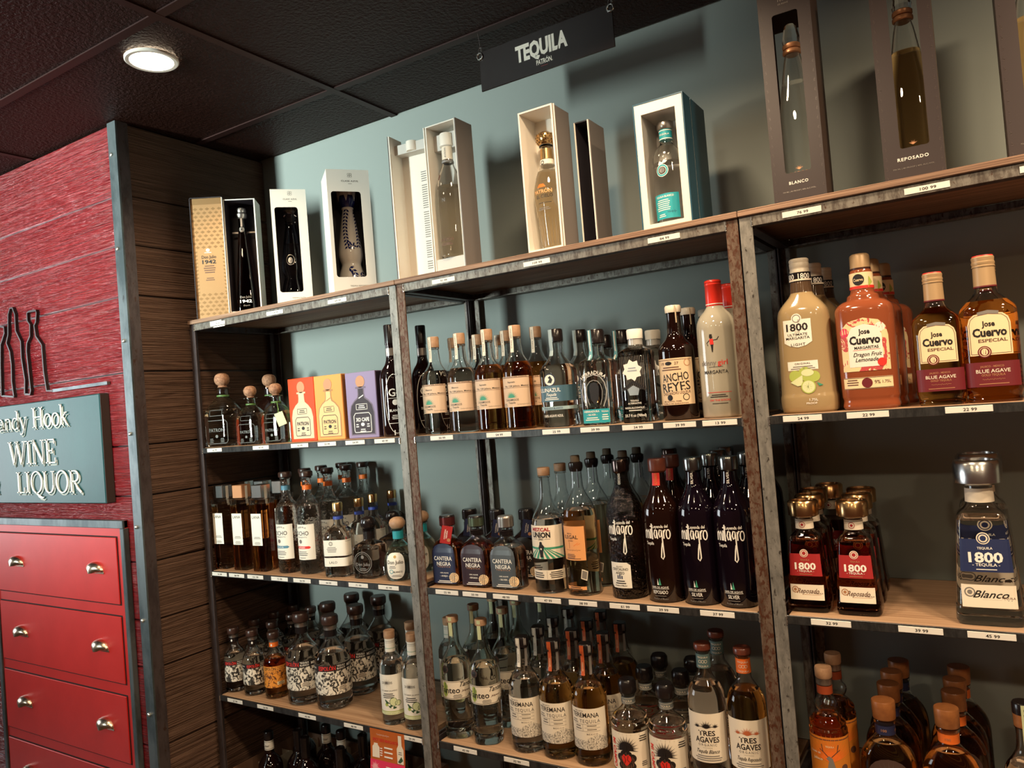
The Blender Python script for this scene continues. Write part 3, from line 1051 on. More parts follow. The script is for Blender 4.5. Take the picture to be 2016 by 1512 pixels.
kind('squat_s', 'tequila_bottle', bell(181, 48, .72), G_PALE, 100, [
    ('cork', ball(150, 20.5, CORK)), ('label', SQ_LABEL(1.0, ETCH)), ('ribbon', band(15.6, 126, 131, GREENB))])
kind('squat_tag', 'tequila_bottle', bell(181, 48, .72), G_PALE, 100, [
    ('cork', ball(150, 20.5, CORK)), ('label', SQ_LABEL(1.0, ETCH)), ('ribbon', band(15.6, 126, 131, GREENB)),
    ('paper_tag', lambda q, S, sc: (q.box(-.013, .013, -.0008, 0, -.042, 0, LIMEP, Matrix.Translation((.036, -.046, .094)) @ Matrix.Rotation(-.35, 4, 'Y') @ Matrix.Rotation(.35, 4, 'Z')), q.tube([(.012, -.014, .128), (.026, -.030, .108), (.036, -.046, .092)], .0014, GREENB)))])
kind('squat_l', 'tequila_bottle', bell(234, 62, .72), G_PALE, 120, [
    ('cork', ball(196, 25, CORK)), ('label', SQ_LABEL(1.3, ETCH)), ('ribbon', band(20, 163, 169, GREENB))])
kind('squat_dark', 'tequila_bottle', bell(222, 55, .72), BROWNBLACK, None, [
    ('cork', ball(185, 24, CORK)), ('label', band(17.4, 162, 178, BLACKCAP)), ('ribbon', band(18, 153, 160, GREENB))])

# tall black bottle with white print
kind('black_tall', 'tequila_bottle', [(0, 33), (4, 36), (150, 36), (170, 34.5), (186, 28), (200, 19), (212, 15), (222, 14), (255, 13.5), (256, 15), (259, 15), (260, 13)], SMOKE, None, [
    ('cap', cap([(256, 14.6), (308, 15.2), (311, 14)], BLACKCAP)),
    ('neck_glass', band(14.2, 224, 245, PEWTER)),
    ('label', lab(0, 0, 0, 0, None, ('t', 'G4', 8, 122, 22, WINK, {'w': 34}), ('r', -10, 26, 105, 106, WINK), ('d', 8, 94, 8, WINK), ('t', 'BLANCO', 8, 72, 7, WINK, {'w': 34}), tiny(8, 58, 26, 3, 4.5, WINK), ('o', 8, 90, 29, 1.4, WINK, 82), ('r', -12, 28, 36, 37.4, WINK), ('r', 0, 3, 4, 18, WINK), ('r', 12, 15, 4, 18, WINK)))])

# square decanters with metal block caps
SQB = [(0, 27, 27, 9), (4, 29, 29, 9), (222, 29, 29, 9), (227, 27, 27, 8), (229, 13, 13, 3), (234, 12, 12, 2)]
for k_, gm, cm in (('decanter_clear', glass('decanter_clear', CLEAR, (0.80, 0.66, 0.50), .21), SILVERCAP), ('decanter_pale', glass('decanter_pale', CLEAR, (0.78, 0.40, 0.13), .21), COPPER), ('decanter_amber', glass('decanter_amber', CLEAR, (0.55, 0.17, 0.03), .21), SILVERCAP)):
    kind(k_, 'tequila_bottle', SQB, gm, 212, [
        ('cap', lambda q, S, sc, cm=cm: q.box(-.0205, .0205, -.0205, .0205, .230, .271, cm, None, .0015)),
        ('label', lab(-21, 21, 82, 182, WHITE, ('t', 'LANA', 0, 171, 9, INK, {'w': 32, 'b': -.005}), tiny(0, 108, 30, 2, 4), tiny(0, 92, 26, 3, 3))),
        ('seal_strip', lambda q, S, sc: q.box(.0208, .0214, -.006, .004, .205, .268, WHITE))], seg=36)

# hammered-glass bottles with long side label and wooden stopper
HB = [(0, 33), (5, 36.5), (178, 36.5), (196, 35), (210, 29), (222, 19), (232, 14.5), (242, 13.5), (285, 13.5), (286, 16), (291, 16.5), (292, 14)]
for k_, bc, ic, wd in (('hammered_blue', STEELBLUE, STEELBLUE, 'PLATA'), ('hammered_orange', ORANGEI, REDI, 'REPOSADO')):
    kind(k_, 'tequila_bottle', HB, G_ROUGH, 205, [
        ('stopper', cap([(290, 15), (293, 20), (304, 20.5), (308, 18.5)], DARKWOOD)),
        ('neck_band', band(14.1, 252, 266, bc)),
        ('label', lab(-34, 34, 44, 150, WHITE, ('t', 'TEQUILA', -6, 143, 4.5, INK, {'w': 34, 'arc': 30}), ('t', 'OCHO', -6, 124, 13, INK, {'w': 46}), ('t', 'PRESENTS', -6, 112, 4, GREYI, {'w': 34}), ('d', -12, 99, 6, GREYI), ('r', -30, 16, 77, 85, ic), ('t', wd, -10, 81, 5, WINK, {'w': 26}), ('p', [(16, 77), (21, 81), (16, 85)], ic), tiny(-8, 68, 40, 3, 5), SCRIB(-6, 58, 30, 5), tiny(-8, 50, 30, 1, 4)))])

# square-shouldered clear bottle with broad white wrap labels
LB = [(0, 37, 37, 5), (4, 40, 40, 5), (112, 40, 40, 5), (126, 37, 37, 4), (138, 27, 27, 3), (147, 17, 17, 2), (154, 14.5), (190, 14.5), (193, 14)]
kind('wrap_label', 'tequila_bottle', LB, G_CLEAR, 140, [
    ('stopper', cap([(188, 15.5), (209, 15.8), (213, 14.5)], GOLDCAP)),
    ('neck_band', band(15, 164, 173, BLUEI, r2=15)),
    ('label', lab(-80, 62, 62, 108, WHITE, ('o', -10, 98, 6, 1.2, INK), ('o', -10, 98, 3.4, .8, INK), tiny(-8, 87, 34, 4, 4.2), ('t', 'TEQUILA BLANCO', 46, 104, 2.6, GREYI, {'w': 24}))),
    ('lower_label', lab(-80, 62, 32, 57, WHITE, ('t', 'LALO', -6, 44, 7, INK, {'w': 25, 'b': -.01})))], seg=36)

# squat square bottle with relief roundel and round black stopper
DB = [(0, 36, 36, 6), (4, 39, 39, 6), (84, 39, 39, 6), (92, 36, 36, 5), (98, 27, 27, 3.2), (104, 17, 17, 2), (130, 15), (131, 18), (136, 18), (137, 14)]
SMOKEG = glass('smoky_glass', (0.50, 0.46, 0.43))
kind('roundel', 'tequila_bottle', DB, SMOKEG, 96, [
    ('stopper', cap([(134, 12), (138, 17), (146, 22), (156, 23.5), (166, 20), (171, 12), (172.5, 4)], BLACKCAP)),
    ('neck_cap', band(16.4, 108, 132, BLACKCAP)),
    ('label', lab(0, 0, 0, 0, None, ('o', 0, 47, 30, 1.6, GREYI), ('o', 0, 47, 25, .9, GREYI), ('t', 'Don Julio', 0, 42, 9, GREYI, {'w': 46}), ('d', 0, 62, 5, GREYI), tiny(0, 30, 24, 2, 4)))], seg=36)
OB = [(0, 33), (5, 40), (26, 44), (50, 44), (70, 40), (86, 32), (98, 22), (106, 15.5), (112, 14.5), (136, 14.5), (137, 18), (141, 18), (142, 13)]
def oval(cx, cz, rx, rz, e, n=28):
    return [(cx + rx * math.copysign(abs(math.cos(2 * PI * i / n)) ** e, math.cos(2 * PI * i / n)), cz + rz * math.copysign(abs(math.sin(2 * PI * i / n)) ** e, math.sin(2 * PI * i / n))) for i in range(n)]
kind('aqua_oval', 'tequila_bottle', OB, G_AQUA, 92, [
    ('stopper', cap([(139, 12), (143, 18), (150, 22.5), (158, 23), (166, 19), (171, 11), (172.5, 3)], WOODCAP)),
    ('neck_band', band(15.2, 112, 134, TEALI)),
    ('label', lab(0, 0, 0, 0, None, ('p', oval(0, 43, 27, 36, .75), WHITE), '+', ('d', 0, 68, 4, GOLDI), ('t', 'Don Julio', 0, 54, 10, INK, {'w': 46}), tiny(-8, 42, 22, 2, 4), ('o', -12, 28, 6, 1.4, TEALI), ('t', 'BLANCO', 7, 27, 5, INK, {'w': 25}), tiny(2, 18, 30, 2, 3.5)))])

# round-shouldered bottles with an engraved band label
EB = [(0, 27), (5, 33), (12, 35), (100, 35), (116, 33), (130, 27), (141, 19), (149, 14.5), (156, 13.5), (176, 13.5), (177, 15.5), (182, 15.5), (183, 13)]
def esp_ops(word, top, art):
    return [('r', -112, 112, 88, 102, top), ('t', word, 0, 95, 9.5, REDI if top is INK else INK, {'w': 40, 'b': .012}), ('t', 'TEQUILA', 33, 98, 4, WINK if top is INK else BROWNI, {'w': 20}), ('t', 'BLANCO', 33, 92.4, 4, WINK if top is INK else BROWNI, {'w': 20}), ('t', 'MEXICO', 62, 95, 6.5, WINK if top is INK else BROWNI, {'w': 28}), ('t', '100% AGAVE', -42, 95, 4, WINK if top is INK else BROWNI, {'w': 26}), ('r', 22, 46, 44, 54, PAPER if top is INK else YELLOWI), '+', tiny(34, 52, 20, 3, 3, INK)]
for k_, gm, art, top, nb, sc in (('engraved_s', G_CLEAR, ART_BW, INK, BLACKCAP, 1.0), ('engraved_amber', glass('amber_fill', CLEAR, (0.72, 0.30, 0.06), .125), ART_OR, mat('orange_paper', (0.80, 0.30, 0.04), 0.55), ORANGEI, 1.0), ('engraved_l', G_CLEAR, ART_BW, INK, BLACKCAP, 1.335)):
    B = EB if sc == 1.0 else [(z, r * 1.15 if z < 125 else r) for z, r in EB]
    kind(k_, 'tequila_bottle', B, gm, 124, [
        ('stopper', cap([(181, 14), (184, 18), (187, 19), (199, 19.5), (203, 17.5)], DARKWOOD)),
        ('neck_band', band(14.2, 157, 171, nb, ('p', [(0, 168), (3, 164), (1.5, 160), (-1.5, 160), (-3, 164)], WINK))),
        ('collar', band(15.0, 172, 181, PEWTER)),
        ('label', lab(-109 * (1 if sc == 1 else 1.15), 109 * (1 if sc == 1 else 1.15), 36, 102, art, *esp_ops('ESPOLÒN', top, art)))], sc=sc if sc == 1.0 else 1.33)

# slim bottles with cucumber labels
SB = [(0, 31), (4, 34.5), (150, 34.5), (166, 33), (178, 27), (188, 19), (196, 15), (204, 14), (234, 13.5), (235, 15)]
def cuc(x, z):
    return [('d', x + 6, z + 7, 11, LIMEP, 12), ('o', x + 6, z + 7, 11, 1.4, DGREEN, 12), ('d', x + 19, z + 3, 9, LIMEP, 8), ('o', x + 19, z + 3, 9, 1.3, DGREEN, 8), ('d', x - 14, z, 5, LIMEI), '+',
            ('l', [(x - 18, z + 13), (x - 11, z + 4), (x - 2, z - 5), (x + 8, z - 9), (x + 14, z - 9)], [3, 8, 9.5, 7, 2], DGREEN)]
kind('cucumber', 'infused_tequila_bottle', SB, G_CLEAR, 176, [
    ('stopper', cap([(233, 15), (236, 16), (253, 16), (254.5, 14.5)], WOODCAP)),
    ('neck_band', band(14.8, 196, 233, WHITE, ('r', -45, 45, 206, 207, GREENI), ('r', -45, 45, 226, 227, GREYI), ('r', -45, 45, 222, 222.6, GREYI), r2=14.2)),
    ('label', lab(-62, 70, 30, 140, WHITE, ('fan', -8, 118, 15, 17, 0, 360, .5, GREYI), ('t', '21SEEDS', -8, 118, 6.5, INK, {'w': 32}), ('t', 'CUCUMBER JALAPENO', -4, 96, 3.6, GREYI, {'w': 50}), tiny(-6, 87, 38, 3, 5, INK), *cuc(2, 58), ('r', -62, 70, 38, 40, LIMEI), ('r', -62, 70, 30, 37, LIMEP), tiny(0, 33.5, 60, 1, 3))),])

# round bottles with tan label, paper strip over a wooden stopper
CB = [(0, 33), (4, 38), (8, 38.5), (138, 38.5), (152, 37), (164, 32), (175, 24.5), (186, 18.5), (200, 15.8), (226, 13.8), (227, 15.4), (231, 15.4), (232, 13)]
for k_, liq in (('tan_label_clear', None), ('tan_label_amber', (0.70, 0.30, 0.07))):
    word = 'Blanco' if liq is None else 'Reposado'
    kind(k_, 'tequila_bottle', CB, G_CLEAR if liq is None else glass('tan_label_amber', CLEAR, liq, .168), 168, [
        ('stopper', cap([(231, 14), (234, 15.2), (257, 15.6), (260, 14.4)], WOODCAP)),
        ('strip_seal', wrap([(190, 17.5), (200, 16.2), (226, 14.8), (228, 15.8), (260, 16)], -10, 0, 192, 259, PAPER, tiny(-5, 250, 3, 12, 4.2, BROWNI))),
        ('label', lab(-44, 42, 56, 132, KRAFT, ('r', -44, 42, 128, 129, BROWNI), ('t', '100% PURO DE AGAVE', 0, 130.6, 2.6, BROWNI, {'w': 70}), ('t', word, -6, 118, 4.5, INK, {'w': 20}), ('t', 'No. 128 Jalisco, Mexico', 6, 108, 4.5, INK, {'w': 64}), ('r', -40, 40, 103, 103.7, BROWNI), ('fan', -8, 80, 17, 19, 0, 180, 1.3, GREENI), ('t', 'CASAMIGOS', -8, 74, 5.5, INK, {'w': 37}), ('t', 'Tequila', -8, 67, 4.5, INK, {'w': 20}), SCRIB(22, 62, 32, 6), tiny(-30, 64, 16, 2, 4)))])

# clear broad bottle with blue screen print
UB = [(0, 37, 33, 4), (4, 41, 37, 4), (132, 41, 37, 4), (146, 37, 33, 3.4), (158, 28, 26, 2.6), (170, 20, 19, 2.1), (184, 16.5), (204, 15.5), (205, 17.5), (210, 17.5), (211, 14)]
BLUEP = mat('blue_print_band', (0.055, 0.125, 0.17), 0.4)
kind('blue_print', 'tequila_bottle', UB, G_CLEAR, 150, [
    ('cap', cap([(207, 17.6), (212, 18.2), (234, 18.2), (237, 16)], BLACKCAP)),
    ('strip_seal', wrap([(160, 26), (184, 17), (206, 18.6), (240, 18.6)], -14, -1, 172, 236, mat('blue_grey_seal', (0.36, 0.45, 0.46), 0.5))),
    ('label', lab(0, 0, 0, 0, None, ('r', -72, 72, 62, 100, BLUEP), ('r', -72, 72, 42, 50, mat('pale_blue_band', (0.32, 0.45, 0.47), .5)), ('d', -8, 114, 13, WHITE), '+', ('o', -8, 114, 15, 1.6, NAVY), ('p', [(-14, 108), (-4, 106), (0, 114), (-6, 124), (-12, 120), (-8, 116)], INK), ('t', 'LUNAZUL', -8, 90, 9.5, WINK, {'w': 54}), ('t', 'Tequila', -6, 79, 7, WINK, {'sh': .4, 'w': 26}), tiny(-6, 71, 40, 2, 4, WINK), ('t', 'TEQUILA BLANCO', -4, 46, 4.5, NAVY, {'w': 50}), ('t', '100% AGAVE AZUL', -4, 28, 6, WINK, {'w': 50})))], seg=36)

SILK = mat('frosted_relief', (0.38, 0.37, 0.34), 0.35)
# square bottle with raised horseshoe
RB = [(0, 36, 33, 7), (4, 39, 36, 7), (140, 39, 36, 7), (149, 36, 33, 6), (156, 27, 26, 3), (164, 18, 18, 2), (184, 16.5), (186, 20), (190, 20), (191, 15)]
kind('horseshoe', 'tequila_bottle', RB, G_CLEAR, 150, [
    ('stopper', cap([(189, 18), (191, 20.5), (218, 20.8), (223, 18)], BLACKCAP)),
    ('strip_seal', wrap([(152, 34, 31, 5), (158, 25, 24, 3), (166, 19, 19, 2), (190, 21.2), (224, 21.2)], -14, -3, 150, 222, mat('turquoise_seal', (0.15, 0.38, 0.42), .5), ('r', -10.5, -6.5, 152, 221, WINK))),
    ('horseshoe_relief', lab(0, 0, 0, 0, None, ('l', [(-20, 42), (-27, 58), (-30, 78), (-26, 98), (-16, 112), (0, 117), (16, 112), (26, 98), (30, 78), (27, 58), (20, 42)], 2.2, SILK), ('l', [(-13, 46), (-18, 60), (-20, 78), (-17, 92), (-10, 101), (0, 104), (10, 101), (17, 92), (20, 78), (18, 60), (13, 46)], 1.2, SILK), ('p', [(-12, 88), (-8, 96), (0, 99), (8, 96), (12, 88), (10, 60), (0, 46), (-10, 60)], INK), ('t', 'HERRADURA', 0, 122, 8.5, WINK, {'w': 68, 'arc': 42}))),
    ('label', lab(-33, 33, 5, 37, TEALI, ('t', 'HERRADURA', -10, 32, 4.6, WINK, {'w': 38, 'b': .01}), ('t', '- SILVER -', -10, 24.5, 4.4, WINK, {'w': 26}), tiny(-10, 17, 36, 2, 4.5, WINK), ('t', 'TEQUILA', 22, 31, 3.6, WINK, {'w': 17}), tiny(22, 23, 17, 3, 5, WINK)))], seg=36)

# tall square clear bottle with a star label
AB = [(0, 32, 32, 8), (3, 34, 34, 8), (158, 34, 34, 8), (164, 30, 30, 6), (172, 19, 19, 2.4), (178, 16), (190, 15.5)]
star = []
for i in range(16):
    a = 2 * PI * i / 16 + PI / 16
    r_ = 24 if i % 2 == 0 else 18
    star.append((r_ * math.cos(a), 118 + r_ * 1.05 * math.sin(a)))
RIBBED = glass('ribbed_clear_glass', (0.55, 0.55, 0.54))
kind('star_label', 'spirit_bottle', AB, RIBBED, None, [
    ('cap', cap([(190, 18), (209, 18.5), (212, 17)], WHITE)),
    ('neck_seal', band(17, 168, 190, mat('pearl_seal', (0.6, 0.58, 0.54), 0.25, 0.3), r2=16.4)),
    ('label', lab(0, 0, 0, 0, None, *[('r', -28 + 4 * i, -27.2 + 4 * i, 74, 150, GREYI) for i in range(15)], '+', ('p', [(-28, 76), (0, 96), (28, 76), (28, 70), (0, 88), (-28, 70)], INK), ('p', star, WINK), '+', tiny(0, 123, 24, 2, 6, PEWTER), ('p', [(-14, 76), (0, 84), (14, 76), (10, 62), (-10, 62)], PEWTER), ('t', 'TEQUILA', 0, 50, 4, WINK, {'w': 20}), ('t', 'ALTERNATIVE', 0, 44, 4, WINK, {'w': 32}), ('t', 'NON-ALCOHOLIC', 0, 34, 4.4, WINK, {'w': 46}), tiny(0, 28, 40, 1, 4, WINK), ('t', '23.7 fl oz (700ml)', 0, 17, 6, WINK, {'w': 50})))], seg=36)

# near-black bottle with a kraft engraved label
NB = [(0, 36), (4, 40), (150, 40), (160, 38.5), (168, 33), (178, 23), (188, 18), (196, 16.5), (236, 15.5), (237, 17), (241, 17)]
kind('kraft_label', 'liqueur_bottle', NB, BROWNBLACK, None, [
    ('cap', cap([(238, 17.5), (241, 18), (251, 18), (254, 16)], CREAMCAP)),
    ('strip_seal', lambda q, S, sc: q.tube([(.010, -.0165, .252), (.011, -.0175, .236), (.0115, -.018, .214)], .0016, RAFFIA)),
    ('label', lab(-48, 48, 34, 136, mat('buff_paper', (0.76, 0.57, 0.36), 0.6), ('r', -45, 45, 132, 133, BROWNI), ('t', '19', -24, 125, 6, BROWNI, {'w': 9}), ('d', -8, 125, 8, INK, 4), ('t', '27', 10, 125, 6, BROWNI, {'w': 9}), tiny(-4, 116, 50, 2, 5, BROWNI), ('o', 34, 125, 8, 1.5, COPPER), ('t', 'ANCHO', 4, 95, 18, INK, {'w': 62, 'r': 4}), ('t', 'REYES', 4, 74, 20, INK, {'w': 66, 'r': 4}), ('t', 'CHILE ANCHO LIQUEUR', 4, 60, 6, BROWNI, {'w': 66, 'r': 3}), ('d', -10, 50, 6.5, INK), ('o', 26, 50, 7.5, 1.6, INK), ('t', '40% ALC/VOL 750ML', -6, 42, 3.2, BROWNI, {'w': 44}), ('t', 'PUEBLA DE ZARAGOZA', 0, 37, 3, BROWNI, {'w': 60})))])

# cloudy margarita with red screw cap
MB_ = [(0, 39), (5, 43), (190, 42.5), (206, 40), (220, 33), (231, 23), (240, 17.5), (250, 16), (258, 15.5), (262, 15)]
CLOUDY = mat('cloudy_lemonade', (0.42, 0.385, 0.30), 0.06, spec=0.5, coat=0.5)
def skin_print(q, S, sc):
    print_on(q, S_ if False else Scaled(S, sc), [('p', [(-9, 178), (-4, 178), (-3, 170), (-8, 168), (-10, 172)], INK), ('p', [(-10, 168), (-2, 168), (-1, 156), (-9, 156)], REDI), ('p', [(-8, 156), (-2, 156), (-4, 140), (-6, 140)], INK), ('l', [(-2, 165), (6, 166), (10, 172)], 1.6, INK), ('l', [(-10, 165), (-16, 160), (-14, 154)], 1.6, INK), ('t', 'skinny', -17, 118, 11, GREYI, {'w': 36}), ('t', 'girl', 14, 118, 11, REDI, {'w': 21}), ('r', -16, 14, 108, 108.8, INK), ('t', 'MARGARITA', -2, 98, 7.5, INK, {'w': 52}), ('r', -24, 28, 54, 55, REDI), tiny(0, 49, 40, 2, 4, INK), ('t', 'ON THE ROCKS', 2, 38, 4, REDI, {'w': 44}), tiny(2, 31, 44, 1, 3, INK)])
kind('red_cap_margarita', 'margarita_bottle', MB_, CLOUDY, None, [
    ('cap', cap([(240, 18), (284, 17.5), (285, 18.2), (287, 18.2), (288, 17.2), (290, 17.2), (291, 18), (294, 17.8), (296, 16)], REDCAP)),
    ('cap_ring', band(18.3, 243, 245, WINK)),
    ('neck_glass', band(18.6, 231, 240, PEWTER, r2=17)),
    ('print', skin_print)])

# arched black-printed bottles with hang tags
NBC = [(0, 39, 28, 5), (4, 43, 32, 5), (80, 43, 32, 5), (98, 40, 30, 4.5), (112, 32, 26, 3.4), (121, 22, 20, 2.4), (128, 17.5), (150, 16.5), (152, 16.5)]
ARCH = [(-36, 6), (-36, 80), (-33, 94), (-26, 103), (-15, 108), (0, 110), (15, 108), (26, 103), (33, 94), (36, 80), (36, 6)]
for k_, gm, pm, cm, kindw, tagm in (('arch_blue', glass('arch_blue', CLEAR, (0.62, 0.20, 0.05), .115), mat('indigo_print', (0.020, 0.026, 0.070), 0.35), mat('maroon_metal_cap', (0.22, 0.05, 0.05), 0.25, 0.8), 'ANEJO', CRIMSON), ('arch_plum', glass('arch_plum', CLEAR, (0.62, 0.20, 0.05), .115), mat('plum_print', (0.030, 0.013, 0.020), 0.35), mat('green_metal_cap', (0.16, 0.20, 0.13), 0.25, 0.8), 'REPOSADO', None), ('arch_silver', G_CLEAR, mat('grey_print', (0.07, 0.085, 0.10), 0.35), PEWTER, 'SILVER', None), ('arch_dark', BROWNBLACK, INK, BLACKCAP, 'ANEJO', NAVY)):
    parts = [('cap', caps_(([(152, 17), (154, 20.5), (177, 20.8), (181, 19)], BLACKCAP if k_ != 'arch_silver' else PEWTER), ([(155, 21.2), (176, 21.2)], cm))),
             ('neck_thread', caps_(*[([(z, 17), (z + 1.5, 19), (z + 3, 17)], BLACKCAP) for z in (130, 134, 138, 142)])),
             ('label', lab(0, 0, 0, 0, None, ('p', ARCH, pm), '+', ('t', 'CANTERA', 0, 72, 11, WINK, {'w': 56}), ('t', 'NEGRA', 2, 58, 10.5, WINK, {'w': 44}), ('t', 'TEQUILA', 2, 50, 3.6, COPPER, {'w': 40, 'sp': 1.6}), ('t', '100% AGAVE', 2, 34, 3.2, WINK, {'w': 26}), ('t', '- ' + kindw + ' -', 2, 26, 4, WINK, {'w': 28}), tiny(2, 13, 50, 2, 4, WINK))),
             ('round_seal', lab(0, 0, 0, 0, None, ('d', 30, 22, 13, YELLOWI), '+', ('o', 30, 22, 10.5, 1, COPPER), ('o', 30, 22, 6, .8, COPPER)))]
    if tagm:
        parts.append(('hang_tag', lambda q, S, sc, tm=tagm: (q.box(-.014, .014, -.0008, 0, -.046, 0, tm, Matrix.Translation((.026, -.036, .158)) @ Matrix.Rotation(.55, 4, 'Z') @ Matrix.Rotation(.22, 4, 'Y')), q.tube([(.0, -.020, .150), (.015, -.030, .160), (.026, -.037, .156)], .0008, BLACKCAP), print_on(q, lambda s, z, off: Matrix.Translation((.026, -.036, .158)) @ Matrix.Rotation(.55, 4, 'Z') @ Matrix.Rotation(.22, 4, 'Y') @ Vector((s, -.0008 - off, z)), [('t', 'CANTERA', -4, -22, 3.6, WINK, {'w': 26, 'r': 90}), ('t', 'NEGRA', 1, -22, 3.6, WINK, {'w': 20, 'r': 90}), ('d', 8, -36, 4.5, COPPER)]))))
    kind(k_, 'tequila_bottle', NBC, gm, 104 if gm is not BROWNBLACK else None, parts, seg=36)

# tall clear mezcal bottles
VB = [(0, 36), (4, 41), (150, 41), (170, 39.5), (188, 33), (204, 24), (220, 17.5), (236, 14.5), (250, 13.8), (276, 13.2), (277, 15.5), (282, 15.5), (283, 13)]
kind('green_ray_label', 'mezcal_bottle', VB, G_CLEAR, 178, [
    ('stopper', cap([(281, 14), (284, 15.5), (299, 15.8), (301, 14.5)], WOODCAP)),
    ('label', lab(-50, 52, 84, 164, PAPER, *[('p', [(-8, 118), (lerp(-50, 52, (i - .28) / 7), 84.4), (lerp(-50, 52, (i + .28) / 7), 84.4)], GREENI) for i in range(0, 8)], ('r', -50, 52, 107, 112, GREENI), ('t', 'MEZCAL', -8, 155, 8.5, CRIMSON, {'w': 50, 'b': .03}), ('t', 'UNION', -8, 142, 13, INK, {'w': 50, 'b': .035}), ('t', 'UNO', -8, 131.5, 4.5, INK, {'w': 14, 'b': .02}), ('r', -32, -18, 131, 132, GREYI), ('r', 2, 16, 131, 132, GREYI), '+', ('p', [(-12, 88), (-4, 88), (-3, 104), (0, 114), (-5, 120), (-12, 120), (-15, 112), (-13, 102)], INK), ('d', -8.5, 122, 3.6, INK), ('d', -8.5, 108, 2.2, PAPER))),
    ('lower_label', lab(-50, 52, 34, 57, PAPER, ('r', 2, 2.6, 36, 55, GREYI), tiny(-22, 50, 36, 3, 5, INK), tiny(26, 52, 38, 4, 4.4, INK)))])
IB = [(0, 36), (4, 40.5), (178, 40.5), (196, 39), (214, 33), (230, 24), (246, 17), (258, 14.5), (300, 13), (304, 13)]
kind('parchment_label', 'mezcal_bottle', IB, glass('straw_fill', CLEAR, (0.86, 0.74, 0.50), .2), 200, [
    ('stopper', cap([(311, 11.5), (326, 11.2), (328, 10)], mat('dark_cork', (0.10, 0.07, 0.04), 0.7))),
    ('wax_collar', lambda q, S, sc: (q.loft(msecs([(290, 14.2), (296, 16.5), (302, 17.5), (310, 17), (313, 12)]), BLACKCAP, 20), q.tube([(.012, -.012, .296), (.0125, -.0125, .272), (.013, -.013, .252)], .0013, BLACKCAP))),
    ('label', lab(-34, 32, 84, 164, ORANGE_P, ('t', 'MEZCAL', -6, 147, 3, BROWNI, {'w': 14}), ('t', 'ILEGAL', -4, 139, 9, INK, {'w': 40}), ('t', 'JOVEN', -4, 130, 3, BROWNI, {'w': 14}), ('l', [(-8, 127), (-8, 112)], .7, BROWNI), ('l', [(4, 118), (16, 126), (12, 120), (20, 124)], 1, ORANGEI), SCRIB(0, 108, 40, 6, BROWNI), tiny(-6, 98, 28, 4, 3, BROWNI), tiny(0, 88, 52, 1, 3, BROWNI))),
    ('stamp', lab(0, 0, 0, 0, None, ('p', [(20, 64), (34, 58), (30, 36), (16, 42)], PAPER), '+', ('p', [(21, 61), (32, 56.5), (29, 39), (18, 43.5)], GREYI))),
    ('foot_label', lab(-28, 28, 15, 23, ORANGE_P, tiny(0, 20.5, 38, 2, 4, INK)))])

# tall dark bottles with a hand-drawn white name
MLB = [(0, 36), (4, 41), (160, 42), (196, 41.5), (212, 38), (226, 31), (240, 24), (254, 19), (268, 16.5), (284, 15.5), (287, 15.5)]
def scrawl(x, z):
    L = lambda P, w: ('l', [(x + a * 1.05, z + b * 1.5) for a, b in P], w, WINK)
    return [L([(-20, 0), (-19, 12)], 3.0), L([(-19, 9), (-16, 13), (-14.5, 9), (-14, 0)], 2.7), L([(-14, 9), (-11, 13), (-9.5, 9), (-9, 0)], 2.7), L([(-6, 0), (-6, 14)], 3.1), ('d', x - 6, z + 27, 1.6, WINK), L([(-2, -1), (-3, 22)], 3.1),
            L([(8, 12), (4, 13), (2, 7), (4, 1), (7, 2), (8, 12), (9, 0)], 2.6), L([(18, 12), (14, 13), (12, 7), (14, 2), (17, 4), (18, 12), (19, -8), (20, -26), (17, -30), (14, -27), (16, -14), (18, -6)], 2.6), L([(22, 0), (22, 12)], 2.8), L([(22, 8), (25, 13), (27, 12)], 2.6), ('o', x + 33, z + 9, 5.6, 2.6, WINK, 11),
            ('t', 'Leyenda del', x + 16, z + 27, 7, WINK, {'w': 34}), ('t', 'Tequila', x - 10, z - 10, 7, WINK, {'w': 20})]
FOOT = lambda w: [('p', [(1, 56), (4, 40), (-2, 40)], GREENI), ('p', [(-4, 54), (-1.4, 40), (-5, 40)], WINK), ('t', '100% DE AGAVE', 0, 35, 4.4, WINK, {'w': 38}), ('r', -20, 20, 31, 31.6, WINK), ('t', w, 0, 24.5, 8, WINK, {'w': 34 if len(w) > 6 else 24}), tiny(0, 16, 34, 1, 3, GREYI), ('t', 'Product of Mexico', 0, 10, 4, GREYI, {'sh': .4, 'w': 34})]
